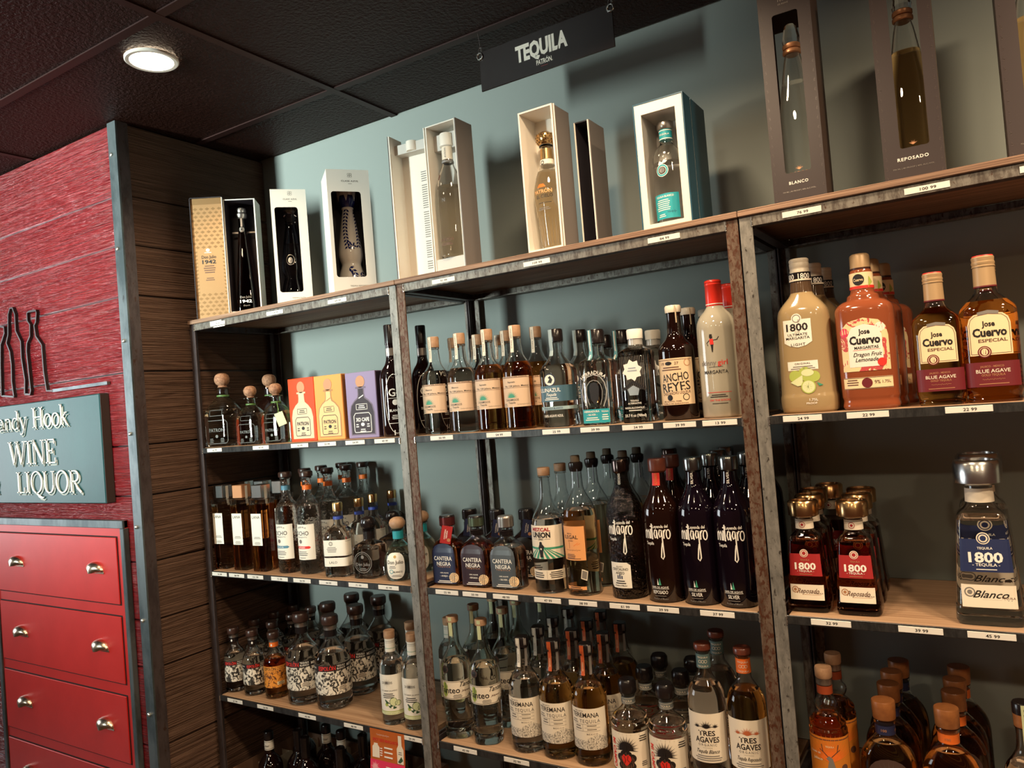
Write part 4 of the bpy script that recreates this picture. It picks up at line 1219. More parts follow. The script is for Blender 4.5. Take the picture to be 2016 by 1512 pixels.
for k_, gm, cm, nb, w in (('scrawl_silver', BLUEBLACK, mat('smoky_chrome_cap', (0.30, 0.32, 0.31), 0.2, 1.0), BLUEBLACK, 'SILVER'), ('scrawl_reposado', BROWNBLACK, REDWOOD, REDI, 'REPOSADO'), ('scrawl_cut', glass('cut_dark_glass', (0.07, 0.045, 0.035), bump=(120, .9, .008)), mat('dark_chrome_cap', (0.12, 0.09, 0.08), 0.18, 1.0), BLACKCAP, None)):
    parts = [('cap', cap([(284, 16.5), (288, 20), (310, 20.6), (315, 19)], cm)),
             ('neck_band', wrap([(240, 24), (254, 19), (268, 16.7), (286, 15.9)], -8, 10, 256, 285, nb if w == 'REPOSADO' else None, ('t', w or 'CRISTALINO', 1, 271, 5.5, WINK if w != 'REPOSADO' else GOLDI, {'w': 25, 'r': 90})))]
    if w:
        parts.append(('print', lab(0, 0, 0, 0, None, *scrawl(-5, 142), *FOOT(w))))
    else:
        parts += [('print', lab(0, 0, 0, 0, None, *scrawl(-5, 148))),
                  ('label', lab(-30, 22, 26, 84, WHITE, ('t', 'MILAGRO', -4, 75, 3, GREYI, {'w': 16}), ('t', 'CRISTALINO', -4, 69, 6, INK, {'w': 40}), ('t', 'AÑEJO', -4, 60.5, 6, INK, {'w': 22}), ('r', -11, -8, 47, 55, NAVY), ('r', -6, -3, 47, 57, NAVY), ('r', -1, 2, 47, 54, NAVY), tiny(-4, 42, 28, 2, 5, INK), ('t', 'Product of Mexico', -4, 32, 3.6, INK, {'sh': .4, 'w': 30}), ('p', [(14, 84), (22, 84), (22, 78)], INK), ('p', [(-30, 26), (-30, 33), (-24, 26)], INK)))]
    kind(k_, 'tequila_bottle', MLB, gm, None, parts)

# slender chilli tequila with faceted foot
TB = [(0, 34, 34, 2.6), (4, 37, 37, 2.6), (26, 37.5, 37.5, 2.4), (30, 36), (40, 37), (150, 40.5), (176, 41), (194, 38), (210, 30), (224, 21), (236, 16), (248, 14.2), (296, 13.4), (297, 15), (300, 15)]
kind('pepper_label', 'tequila_bottle', TB, G_PALE, 196, [
    ('stopper', cap([(296, 14.5), (298, 16.2), (311, 16.4), (313, 15)], WOODCAP)),
    ('strip_seal', wrap([(240, 16), (250, 15), (296, 15.6), (313, 17)], -8, 2, 262, 312, LIMEP)),
    ('medallion', lab(0, 0, 0, 0, None, ('d', -20, 182, 10, INK), '+', ('o', -20, 182, 8, 1, BROWNI))),
    ('label', lab(-66, 74, 104, 152, PAPER, ('r', -66, 74, 149.4, 150.4, INK), ('r', -66, 74, 106, 107, INK), ('p', [(-30, 147), (-22, 149), (-16, 140), (-18, 116), (-26, 108), (-34, 116)], LIMEI), ('p', [(-26, 146), (-20, 147), (-17, 138), (-20, 118), (-26, 112)], DGREEN), '+', ('t', 'Tanteo', -14, 129, 16, INK, {'w': 62}), ('t', 'Tanteo', 40, 143, 12, INK, {'sh': .5, 'w': 44}), tiny(10, 116, 26, 3, 3.2), ('t', 'Jalapeno', 34, 126, 5, BROWNI, {'sh': .4, 'w': 26}), ('t', 'Agave', 54, 112, 10, INK, {'sh': .5, 'w': 34})))])

# embossed bottles with cream landscape label and faceted stopper strip
KB = [(0, 37), (4, 42), (44, 42.5), (150, 42.5), (164, 41), (178, 34), (190, 25), (198, 21), (200, 22.5), (208, 22), (210, 20), (222, 17.5), (250, 14), (251, 14)]
for k_, gm, sm in (('landscape_clear', G_CLEAR, WHITE), ('landscape_gold', glass('landscape_gold', CLEAR, (0.72, 0.47, 0.16), .178), mat('vermilion_strip', (0.60, 0.09, 0.02), 0.5))):
    ops = [('t', 'SMALL BATCH', -20, 130, 3, GREYI, {'w': 22}), ('t', 'TEREMANA', -6, 121, 11, INK, {'w': 70}), ('t', 'TEQUILA', 6, 107, 8, GREYI, {'w': 50, 'sp': 1.25}), tiny(-34, 108, 20, 2, 5), ('r', -36, 30, 99, 99.6, GREYI), ('r', -36, 30, 83, 83.6, GREYI), ('r', -12, -11.4, 83, 99, GREYI), ('r', -8, 30, 91, 91.6, GREYI), tiny(10, 96, 30, 1, 3, INK), tiny(10, 87.5, 30, 1, 3, INK), tiny(-24, 95, 18, 2, 6), ('t', 'MEXICO', 10, 77, 4, GREYI, {'w': 26, 'sp': 1.4}), ('p', [(-2, 66), (14, 73), (26, 75), (40, 68), (50, 64), (50, 60), (-2, 60)], ART_GREY), ('r', -52, 50, 40, 62, ART_GREY)]
    kind(k_, 'tequila_bottle', KB, gm, 178, [
        ('stopper', cap([(250, 13, 13, 4), (252, 16, 16, 5), (274, 16.5, 16.5, 5), (277, 14.5, 14.5, 4)], BLACKCAP)),
        ('strip_seal', wrap([(204, 23), (222, 18.2, 18.2, 2), (249, 15.4, 15.4, 2.5), (250.5, 17.2, 17.2, 5), (279, 17.6, 17.6, 5)], -11, -1, 206, 276, sm, ('r', -9.6, -9, 207, 275, GOLDI if sm is not WHITE else GREYI), ('r', -3, -2.4, 207, 275, GOLDI if sm is not WHITE else GREYI), ('t', 'REPOSADO' if sm is not WHITE else 'BLANCO', -6, 226, 3.4, YELLOWI if sm is not WHITE else GREYI, {'w': 20, 'r': 90}))),
        ('back_strip', wrap([(204, 23), (222, 18.2), (249, 15.4), (250.5, 17.2, 17.2, 5), (279, 17.6, 17.6, 5)], 10, 17, 208, 276, mat('grey_strip', (0.25, 0.23, 0.21), .5))),
        ('label', lab(-54, 50, 40, 136, PAPER, *ops))])

# low round bottles with a heart and agave label
PB = [(0, 38), (5, 44), (92, 44), (100, 43), (104, 45), (110, 43), (116, 38), (120, 40), (126, 36), (136, 24), (142, 18), (148, 15.5), (170, 15.5), (171, 17.5), (175, 17.5), (176, 14)]
kind('heart_label', 'tequila_bottle', PB, G_CLEAR, 122, [
    ('stopper', cap([(172, 15), (175, 20), (178, 21.5), (199, 21), (205, 17)], BLACKCAP)),
    ('neck_band', band(16, 150, 166, mat('slate_band', (0.13, 0.15, 0.15), .5), ('t', 'TEQUILA', 0, 158, 5, PAPER, {'w': 24}), ('r', -48, 48, 152.5, 153.2, PAPER), ('r', -48, 48, 163, 163.7, PAPER))),
    ('label', lab(-58, 56, 10, 96, PAPER, ('fan', -4, 60, 30, 27, -12, 192, 2.6, INK), ('d', -4, 64, 12, INK), ('d', -4, 32, 18, BROWNI), ('d', -18, 40, 9, INK), ('d', 10, 40, 9, INK), ('d', -15, 22, 9, INK), ('d', 8, 22, 9, INK), ('d', 2, 48, 7, INK), ('d', -11, 49, 7, INK), '+', ('p', [(-15, 42), (-10, 48), (-5, 44), (0, 48), (6, 44), (7, 35), (0, 26), (-5, 22), (-11, 28), (-15, 36)], REDI), '+', ('l', [(-10, 44), (-6, 36), (-9, 28)], 1.2, INK), ('l', [(0, 45), (-2, 36), (3, 31)], 1.2, INK), ('t', 'MI CAMPO', -36, 46, 11, REDI, {'w': 66, 'r': -90, 'b': .02}), tiny(38, 88, 22, 3, 5, INK), tiny(38, 30, 16, 3, 4, INK)))])

# tall wine-shaped bottles with three agave plants
QB = [(0, 35), (4, 40), (182, 40.5), (200, 39), (216, 33), (230, 24), (242, 17), (252, 15.2), (290, 14.6), (291, 17), (295, 17), (296, 14)]
for k_, gm, ac, nc, w in (('agaves_white', mat('hazy_blanco', (0.44, 0.42, 0.36), 0.05, coat=0.5) if False else G_CLEAR, INK, mat('teal_grey_band', (0.10, 0.17, 0.17), .5), 'Tequila Blanco'), ('agaves_orange', glass('gold_fill', CLEAR, (0.78, 0.46, 0.13), .222), mat('rust_ink', (0.48, 0.12, 0.04), .5), ORANGEI, 'Tequila Reposado')):
    kind(k_, 'tequila_bottle', QB, gm, 222 if k_ == 'agaves_white' else 222, [
        ('stopper', cap([(292, 15), (296, 18.5), (306, 18.5), (308, 17)], REDWOOD)),
        ('neck_band', band(15.6, 256, 286, nc, ('o', -6, 271, 3.4, .9, PAPER), ('o', 0, 271, 3.4, .9, PAPER), ('o', 6, 271, 3.4, .9, PAPER), ('t', 'TEQUILA', 0, 280, 3.6, PAPER, {'w': 24}), ('t', 'TEQUILA', 0, 261, 3.6, PAPER, {'w': 24}), r2=15.2)),
        ('label', lab(-54, 50, 64, 168, PAPER, ('fan', -2, 138, 16, 13, 12, 168, 1.7, ac), ('fan', -22, 139, 9, 9, 10, 170, 1.2, ac), ('fan', 17, 139, 9, 9, 10, 170, 1.2, ac), ('t', 'TRES', -2, 127, 11, INK, {'w': 36, 'b': .01}), ('t', 'AGAVES', -2, 113, 12, INK, {'w': 52, 'b': .01}), ('t', 'ORGANIC', -2, 102, 5, GREYI, {'w': 40, 'sp': 1.4}), ('r', -12, 8, 95.5, 96, GREYI), ('t', w, -2, 88, 8, INK, {'sh': .5, 'w': 50}), tiny(-2, 78, 64, 3, 4.5)))])

# big cloudy margarita bottles
JB = [(0, 50, 40, 3), (5, 54, 44, 3), (30, 56, 45, 3), (40, 54, 43.5, 3), (190, 50, 40, 3), (208, 47, 38, 3), (222, 38, 32, 2.6), (236, 26, 25, 2.1), (246, 21), (268, 19.5), (285, 18)]
LIMEC = mat('cloudy_lime_margarita', (0.37, 0.265, 0.135), 0.12, spec=0.5, coat=0.35)
kind('lime_margarita', 'margarita_bottle', JB, LIMEC, None, [
    ('cap', cap([(285, 19), (290, 19.2), (291, 18.6), (295, 18.6), (296, 19.2), (304, 19.2), (305, 18.6), (309, 19.4), (312, 19), (314, 17)], CREAMCAP)),
    ('neck_band', band(21, 266, 285, BLACKCAP, ('t', '1800', -20, 277, 11, WINK, {'w': 24}), ('t', '1800', 12, 277, 11, WINK, {'w': 24}), ('r', -60, 60, 267.5, 271, PAPER))),
    ('clear_neck', band(22, 244, 266, mat('dark_neck_glass', (0.10, 0.06, 0.035), 0.05, coat=.5), r2=20.4)),
    ('label', lab(0, 0, 0, 0, None, ('r', -34, 20, 142, 188, WHITE), ('d', -7, 190, 10, WHITE), ('p', [(-34, 142), (20, 142), (8, 135), (-7, 132), (-22, 135)], WHITE), '+', ('o', -7, 190, 8, 1.4, GREYI), ('t', '1800', -7, 173, 15, INK, {'w': 42, 'b': .015}), ('t', 'THE', -7, 163, 2.6, GREYI, {'w': 10}), ('t', 'ULTIMATE', -7, 158, 5, INK, {'w': 38}), ('t', 'MARGARITA', -7, 151, 5.6, INK, {'w': 46}), ('t', 'LIGHT', -7, 138, 5.4, INK, {'w': 28, 'sp': 1.2}))),
    ('lower_label', lab(-31, 27, 86, 104, WHITE, ('t', 'ORIGINAL', -2, 99, 3.6, INK, {'w': 30, 'sp': 1.2}), tiny(-2, 93, 50, 2, 4))),
    ('lime_print', lab(0, 0, 0, 0, None, ('d', -18, 74, 12, LIMEI), ('d', 18, 72, 11, LIMEI), ('d', 2, 78, 14, LIMEI), '+', ('p', [(-28, 62), (-4, 76), (-4, 56), (-14, 54)], LIMEP), ('d', 6, 52, 14, LIMEI), ('d', 6, 80, 12, LIMEP, 7), '+', ('d', 6, 52, 12, LIMEP), ('fan', 6, 52, 10.5, 9, 0, 320, .5, LIMEI), ('p', [(22, 60), (34, 54), (26, 52)], GREENI), ('t', '1.75L', 14, 26, 5, WINK, {'w': 16}), ('t', 'PROOF', 10, 19, 4, WINK, {'w': 20})))], seg=36)
FB = [(0, 48, 40, 3), (6, 52, 43, 3), (18, 50, 42, 3), (26, 52, 43, 3), (190, 53, 44, 3), (202, 49, 41, 3), (211, 38, 33, 2.6), (213, 31, 29, 2.2), (222, 28, 27, 2), (226, 23), (234, 21), (268, 20), (276, 17)]
RUBY = mat('cloudy_red_margarita', (0.27, 0.070, 0.028), 0.12, spec=0.5, coat=0.35)
kind('red_margarita', 'margarita_bottle', FB, RUBY, None, [
    ('cap', cap([(276, 18.5), (299, 18.2), (302, 17), (304, 14)], TANCAP)),
    ('neck_label', band(21.4, 234, 266, YELLOWI, ('r', -68, 68, 234.5, 240, REDI), ('d', -4, 252, 11, INK), ('p', [(14, 236), (24, 246), (16, 258)], LIMEI), '+', ('t', 'Cuervo', -4, 252, 6, YELLOWI, {'w': 18}))),
    ('neck_ring', band(18.8, 266, 276, mat('dark_red_ring', (.05, .015, .01), .3))),
    ('label', lab(0, 0, 0, 0, None, ('p', [(-44, 74), (-44, 140), (-40, 158), (-28, 170), (0, 176), (26, 170), (38, 158), (42, 140), (42, 74)], ART_FLORAL), ('d', -36, 150, 9, PINKI), ('d', 28, 156, 9, WHITE), ('d', -36, 92, 8, YELLOWI), '+', ('p', [(-30, 82), (-30, 142), (-22, 158), (0, 164), (22, 158), (30, 142), (30, 82)], WHITE), '+', ('t', 'Jose', 0, 150, 10, INK, {'w': 20, 'b': .02}), ('t', 'Cuervo', 0, 134, 16, INK, {'w': 54, 'b': .03}), ('t', 'MARGARITAS', 2, 119, 5.5, INK, {'w': 42, 'b': .01}), ('r', -22, 26, 114, 114.6, REDI), ('t', 'Dragon Fruit', 3, 106, 8, INK, {'sh': .35, 'w': 50}), ('t', 'Lemonade', 1, 96, 8, INK, {'sh': .35, 'w': 40}), ('d', 27, 89, 8, REDI))),
    ('lower_label', lab(-46, 44, 40, 62, YELLOWI, ('r', -46, 44, 60.5, 61.5, BROWNI), ('r', -46, 44, 40.5, 41.5, BROWNI), tiny(-28, 57, 24, 3, 4.5, BROWNI), ('d', -2, 51, 9.5, MAROON), ('t', '9%', 16, 52, 7, BROWNI, {'w': 10}), ('t', '1.75L', 32, 52, 5.5, BROWNI, {'w': 15})))], seg=36)
# amber bottles with gold capsule and arched yellow label
GB = [(0, 41, 34, 3.2), (4, 43, 36, 3.2), (10, 41.5, 35, 3.2), (16, 43, 36, 3.2), (24, 45, 38, 3.2), (160, 45.5, 38, 3.2), (172, 42, 35, 3), (184, 31, 28, 2.5), (194, 21.5, 21, 2), (204, 17.5), (212, 16.5), (250, 15.5), (252, 15)]
AMBERF = glass('golden_tequila_glass', CLEAR, (0.80, 0.34, 0.07), .182)
ARCHY = [(-33, 84), (-33, 140), (-30, 150), (-22, 157), (0, 160), (22, 157), (30, 150), (33, 140), (33, 84)]
for k_, sc, h_ in (('gold_arch_l', 1.0, 262), ('gold_arch_s', 0.93, 272)):
    kind(k_, 'tequila_bottle', GB, AMBERF, 182, [
        ('capsule', caps_(([(208, 18.2), (244, 17.4)], TANCAP), ([(244, 18.6), (246, 18.6), (247, 17.6), (250, 18.6), (253, 18.6), (254, 17.6), (261, 18.4), (263, 17)], TANCAP), ([(263, 17.2), (265, 16.4)], REDI), ([(207, 18.5), (209.5, 18.5)], MAROON))),
        ('label', lab(0, 0, 0, 0, None, ('p', ARCHY, YELLOWI), '+', ('l', [(a * .92, 122 + (b - 122) * .93) for a, b in ARCHY] + [(-33 * .92, 122 - 38 * .93)], .8, BROWNI), ('l', [(-16, 158), (0, 161), (16, 158)], 6, GREYI), ('t', 'Jose', -1, 140, 10, INK, {'w': 20, 'b': .02}), ('t', 'Cuervo', 0, 125, 15, INK, {'w': 52, 'b': .03}), ('t', 'ESPECIAL', 4, 110, 6, BROWNI, {'w': 44, 'b': .008}), '+', ('d', -10, 90, 10.5, MAROON), '+', ('o', -10, 90, 8.5, .9, YELLOWI), ('d', -10, 90, 5, YELLOWI, 6), ('p', [(-12, 86), (-8, 86), (-8, 94), (-12, 94)], MAROON))),
        ('lower_label', lab(-46, 44, 28, 72, MAROON, ('t', 'JALISCO - MEXICO', -1, 64, 3.6, COPPER, {'w': 36}), ('t', 'BLUE AGAVE', 0, 56, 6.5, PAPER, {'w': 52}), ('t', 'GOLD TEQUILA', 0, 49, 4.2, COPPER, {'w': 36}), SCRIB(0, 41, 34, 4, COPPER), tiny(0, 33, 60, 1, 3, COPPER)))], seg=36, sc=sc)
# pyramid bottles with broad metal caps
YB = [(0, 38, 36, 6), (5, 41, 39, 6), (24, 40, 38, 6), (28, 39, 37, 6), (140, 30.5, 29, 6), (148, 28, 27, 5), (155, 21, 21, 3), (162, 17.5), (184, 16.5), (188, 16)]
def pyr(gm, lm, capm, w, inkc, clear=False):
    return [('cap', cap([(187, 24), (190, 29.5), (216, 30), (220, 27), (220.5, 21), (217.5, 20.5)], capm)),
            ('neck_label', band(17.8, 163, 182, PAPER, ('o', -2, 172, 6, .9, inkc), ('d', -2, 172, 2.6, inkc), ('r', -50, 50, 179, 180, GREYI), r2=17.2)),
            ('label', lab(0, 0, 0, 0, None, ('p', [(-31, 72), (-29, 116), (29, 116), (31, 72)], lm), '+', ('d', -1, 117, 8, PAPER), '+', ('o', -1, 117, 6.6, 1.2, lm), ('d', -1, 117, 3.6, lm), ('t', 'TEQUILA', 0, 104, 3.2, WINK if clear else COPPER, {'w': 18}), ('t', '1800', 0, 92, 13.5, WINK, {'w': 40, 'b': .02}), ('t', '- TEQUILA -', 0, 82, 4, WINK, {'w': 32}), tiny(0, 75.6, 32, 1, 2.4, WINK if clear else COPPER))),
            ('lower_label', lab(-32, 32, 25, 55, PAPER, ('o', -22, 45, 6.5, 1.6, COPPER if not clear else GREYI), ('d', -22, 45, 3, COPPER if not clear else GREYI), ('t', w, 2, 43, 10, BROWNI if not clear else INK, {'sh': .5, 'w': 42}), ('r', -8, 26, 35, 35.8, COPPER if not clear else INK), ('t', 'TEQUILA', 22, 38.5, 2.8, BROWNI, {'w': 16}), ('t', 'HECHO EN MEXICO', -8, 29.5, 2.8, GREYI, {'w': 36}), tiny(22, 30.5, 14, 2, 2.6)))]
BRASSCAP = mat('brass_cap', (0.70, 0.42, 0.19), 0.22, 1.0)
kind('pyramid_amber', 'tequila_bottle', YB, glass('pyramid_amber', CLEAR, (0.33, 0.085, 0.02), .140), 140, pyr(None, CRIMSON, BRASSCAP, 'Reposado', CRIMSON), seg=36)
kind('pyramid_clear', 'tequila_bottle', YB, G_CLEAR, 140, pyr(None, NAVY, SILVERCAP, 'Blanco', NAVY, True), seg=36, sc=1.33)
# deer label, bulb neck
ZB = [(0, 32), (4, 36), (158, 36.5), (166, 36), (172, 33), (175, 34.5), (182, 33), (190, 26), (196, 19.5), (200, 18), (206, 21), (214, 23), (221, 20), (226, 15.5), (232, 14.5), (258, 13.8), (259, 15.5), (264, 15.5), (265, 13)]
DEERP = mat('deer_orange_paper', (0.62, 0.20, 0.02), 0.5)
kind('deer_label', 'tequila_bottle', ZB, glass('deer_amber', CLEAR, (0.70, 0.26, 0.05), .192), 192, [
    ('stopper', cap([(264, 14.5), (267, 16.4), (283, 16.6), (286, 15.4)], WOODCAP)),
    ('collar', band(15.2, 252, 264, PEWTER)),
    ('neck_band', band(14.8, 234, 250, mat('rust_band', (0.40, 0.07, 0.02), .5))),
    ('label', lab(-50, 48, 40, 158, DEERP, ('fan', 0, 110, 60, 30, 20, 160, 1.2, ORANGEI), ('r', -50, 48, 152, 154, BROWNI), '+', ('p', [(-16, 40), (-18, 86), (-8, 96), (-4, 112), (-9, 117), (-3, 122), (3, 117), (6, 104), (10, 92), (16, 84), (14, 40)], GREYI), ('l', [(-5, 120), (-14, 130), (-16, 144)], 1.6, BROWNI), ('l', [(-12, 128), (-20, 134)], 1.4, BROWNI), ('l', [(1, 120), (12, 130), (15, 144)], 1.6, BROWNI), ('l', [(10, 128), (18, 134)], 1.4, BROWNI), ('t', 'TEQUILA', -1, 140, 3.4, YELLOWI, {'w': 16}), ('t', 'Estado de', -30, 126, 4.5, PAPER, {'w': 22}), ('t', 'Jalisco', -26, 114, 5, PAPER, {'w': 20}), ('d', 26, 98, 7, BROWNI)))])
# round-shouldered bottles, tall wooden stoppers
WB = [(0, 40, 26), (5, 48, 31), (14, 51, 33), (96, 51, 33), (116, 49, 32), (132, 43, 30), (146, 33, 26), (157, 22.5, 21), (163, 18), (168, 17), (184, 16.8), (186, 19.5), (192, 20), (195, 18.5)]
for k_, gm, nb in (('wood_stopper_blue', glass('dark_gold_fill', CLEAR, (0.34, 0.20, 0.07), .15), mat('navy_band', (0.02, 0.025, 0.075), .45)), ('wood_stopper_orange', glass('red_gold_fill', CLEAR, (0.52, 0.22, 0.05), .15), ORANGEI)):
    kind(k_, 'tequila_bottle', WB, gm, 150, [
        ('stopper', cap([(194, 19.5), (196, 20.8), (227, 21.6), (229, 20.6), (229.5, 4)], HONEYWOOD)),
        ('neck_band', band(18.2, 166, 183, nb, ('t', '100', -3, 175, 5, COPPER, {'w': 10}), ('t', '100', 24, 175, 5, COPPER, {'w': 10}), ('t', '100', -30, 175, 5, COPPER, {'w': 10}))),
        ('label', lab(0, 0, 0, 0, None, ('d', 0, 86, 40, mat('bronze_plate', (0.10, 0.06, 0.05), .35, .4)), '+', ('fan', 0, 86, 36, 25, 0, 180, .5, GREYI)))])
kind('green_strip', 'tequila_bottle', [(0, 36, 36, 4), (4, 39, 39, 4), (120, 39, 39, 4), (140, 35, 35, 3), (160, 24, 24, 2.2), (176, 17), (200, 15.5), (214, 15.5), (215, 17), (219, 17)], G_CLEAR, 150, [
    ('stopper', caps_(([(217, 17), (240, 17.5)], HONEYWOOD), ([(240, 18), (257, 18), (260, 16)], BLACKCAP))),
    ('strip_seal', wrap([(150, 30), (176, 18), (214, 17), (260, 18.6)], -4, 8, 160, 259, LIMEP, tiny(2, 250, 5, 9, 9, DGREEN))),
    ('label', lab(-30, 30, 40, 110, PAPER, tiny(0, 100, 40, 5, 9)))])

# wine bottles in the cases
CB1 = [(0, 36), (4, 39), (150, 39), (170, 37), (185, 28), (196, 18), (206, 14.5), (252, 13.5)]
kind('white_collar', 'bottle', CB1, SMOKE, None, [('cap', cap([(244, 15), (266, 15.4), (270, 14)], BLACKCAP)), ('neck_label', band(15, 214, 243, WHITE, ('t', 'Sotol', 0, 228, 6, INK, {'sh': .5, 'w': 16}), ('r', -45, 45, 239, 240, INK), ('r', -45, 45, 217, 218, INK), r2=14.6))])
kind('black_capsule', 'bottle', CB1, SMOKE, None, [('capsule', cap([(206, 15), (258, 14.6), (259, 15.4), (266, 15.4), (268, 13.4), (267.8, 11), (266, 10.6)], BLACKCAP))])
kind('wax_top', 'bottle', CB1, SMOKE, None, [('wax_seal', caps_(([(206, 15), (258, 14.6), (262, 13)], mat('orange_wax', (0.42, 0.08, 0.03), .45)), *[([(z, 14.6), (z + 2, 16), (z + 4, 14.6)], mat('orange_wax', (0.42, 0.08, 0.03), .45)) for z in (214, 222, 230, 238, 246, 254)]))])
# ------------------------------------------------------------------ gift boxes on top of the racks
ZT = Z0 + 0.4105
BOXW = mat('white_card', (0.84, 0.78, 0.68), 0.5)
BOXG = mat('grey_card_lining', (0.60, 0.57, 0.52), 0.55)
BOXD = mat('dark_card_lining', (0.022, 0.017, 0.022), 0.5)
BOXB = mat('petrol_blue_card', (0.012, 0.075, 0.125), 0.4, spec=0.5)
BOXK = mat('black_gift_card', (0.040, 0.028, 0.028), 0.42, spec=0.5)
BOXKD = mat('brown_black_edge', (0.05, 0.028, 0.02), 0.5)
BOXS = mat('warm_grey_card', (0.21, 0.185, 0.17), 0.5)

def window_box(t, w, d, h, out, lin_, win, thick=0.002, front=None, side=None, rnd=0.006, open_back=False):
    """carton with a window cut in its front; win = (x0, x1, z0, z1); origin at the front lower left corner"""
    side = side or out
    front = front or out
    x0, x1, z0, z1 = win
    mb = MB()
    mb.box(0, thick, thick, d, 0, h, side).box(w - thick, w, thick, d, 0, h, side)
    if open_back:
        mb.box(0, .012, d - thick, d, 0, h, side).box(w - .012, w, d - thick, d, 0, h, side).box(.012, w - .012, d - thick, d, 0, z0, side).box(.012, w - .012, d - thick, d, z1, h, side)
    else:
        mb.box(0, w, d - thick, d, 0, h, side)
    mb.box(thick, w - thick, thick, d - thick, 0, thick, side).box(thick, w - thick, thick, d - thick, h - thick, h, side)
    e = 0.0006
    mb.box(thick, thick + e, thick, d - thick, thick, h - thick, lin_).box(w - thick - e, w - thick, thick, d - thick, thick, h - thick, lin_)
    if not open_back:
        mb.box(thick, w - thick, d - thick - e, d - thick, thick, h - thick, lin_)
    mb.box(thick, w - thick, thick, d - thick, thick, thick + e, lin_).box(thick, w - thick, thick, d - thick, h - thick - e, h - thick, lin_)
    mb.build('carton', t)
    fp = MB()
    fp.box(0, x0, 0, thick, 0, h, front).box(x1, w, 0, thick, 0, h, front).box(x0, x1, 0, thick, 0, z0, front).box(x0, x1, 0, thick, z1, h, front)
    if rnd:
        for cx, cz, sx, sz in ((x0, z0, 1, 1), (x1, z0, -1, 1), (x0, z1, 1, -1), (x1, z1, -1, -1)):
            P = [(cx, cz)] + [(cx + sx * rnd * (1 - math.sin(a)), cz + sz * rnd * (1 - math.cos(a))) for a in [PI / 2 * i / 5 for i in range(6)]]
            n = len(P)
            vs_ = [(x, 0, z) for x, z in P] + [(x, thick, z) for x, z in P]
            fp.add(vs_, [list(range(n)), list(range(n, 2 * n))[::-1]] + [(i, (i + 1) % n, n + (i + 1) % n, n + i) for i in range(n)], front)
    return fp

def world_of(x, y, rz, lx, ly):
    c, s = math.cos(rz), math.sin(rz)
    return x + lx * c - ly * s, y + lx * s + ly * c

# brown decanter in an opened presentation case with a gold-lined lid
rz = math.radians(39)
cx, cy_ = -0.748, 0.055
t = thing('gift_box', 'open tall dark gift case with white rim and gold lined lid beside the plank wall', 'gift box', (cx, cy_, ZT), rz)
W, D, H = 0.100, 0.085, 0.385
mb = MB().box(0, .003, 0, D, 0, H, BOXW).box(W - .004, W, 0, D, 0, H, BOXW).box(.003, W - .004, D - .003, D, 0, H, BOXD).box(.003, W - .004, 0, D, H - .003, H, BOXW).box(.003, W - .004, 0, D, 0, .016, BOXW)
mb.box(.003, .004, .002, D, .016, H - .003, BOXD).box(W - .005, W - .004, .006, D, .016, H - .003, BOXD).box(.004, W - .004, .002, D - .003, H - .004, H - .003, BOXD)
mb.box(.010, W - .010, .058, .062, .285, .290, PEWTER)
mb.build('case', t)
GOLDL = mat('gold_foil_lining', (0.58, 0.35, 0.17), 0.34, 0.8)
DGOLD = mat('bronze_print', (0.30, 0.17, 0.07), 0.4, 0.6)
RL = math.radians(36)
lid = MB()
M_ = Matrix.Rotation(RL - rz, 4, 'Z')
Mt = Matrix.Translation((-0.103, 0.004, 0)) @ M_
lid.box(0, .100, .0, .003, 0, .392, GOLDL, Mt).box(-.002, 0, -.006, .003, 0, .392, BOXD, Mt).box(.100, .102, -.006, .003, 0, .392, BOXW, Mt).box(0, .100, -.006, .003, .392, .394, BOXD, Mt).box(0, .100, .003, .0045, 0, .392, BOXD, Mt)
SL = lambda s, z, off: Mt @ Vector((.05 + s, -off, z))
ops = []
for zz in [14 + 12.5 * i for i in range(6)] + [232 + 12.5 * i for i in range(11)]:
    for i in range(6):
        xx = -46 + 19 * i + (9.5 if round(zz / 12.5) % 2 else 0)
        P = [(xx - 7.4, zz), (xx, zz - 4.9), (xx + 7.4, zz), (xx, zz + 4.9)]
        P = clip(clip(P, 0, -49, 1), 0, 49, -1)
        if len(P) > 2: ops.append(('p', P, DGOLD))
for zz in [84 + 12 * i for i in range(12)]:
    ops += [('p', [(-47, zz - 4), (-39, zz - 1), (-39, zz + 4), (-47, zz + 2)], DGOLD), ('p', [(47, zz - 4), (41, zz - 1), (41, zz + 3), (47, zz + 2)], DGOLD)]
ops += ['+', ('r', -48, 48, 372, 391, DGOLD), ('d', -5, 222, 6, WHITE, 5), ('r', -16, 6, 213, 215, WHITE), ('t', 'Don Julio', -3, 200, 11, INK, {'w': 46}), ('t', '1942', -3, 184, 13, INK, {'w': 44, 'b': .015}), tiny(-3, 170, 40, 4, 7, BROWNI), tiny(-3, 130, 30, 2, 6, BROWNI)]
print_on(lid, SL, ops)
lid.build('lid', t)
DJ = glass('dark_brown_glass', (0.16, 0.055, 0.03))
TW = [(0, 31, 24, 3.4), (4, 33, 26, 3.4), (40, 32, 25, 3.2), (140, 25, 20, 3), (240, 16.5, 14.5, 2.4), (288, 12, 11.5, 2), (300, 11.5), (318, 11.5)]
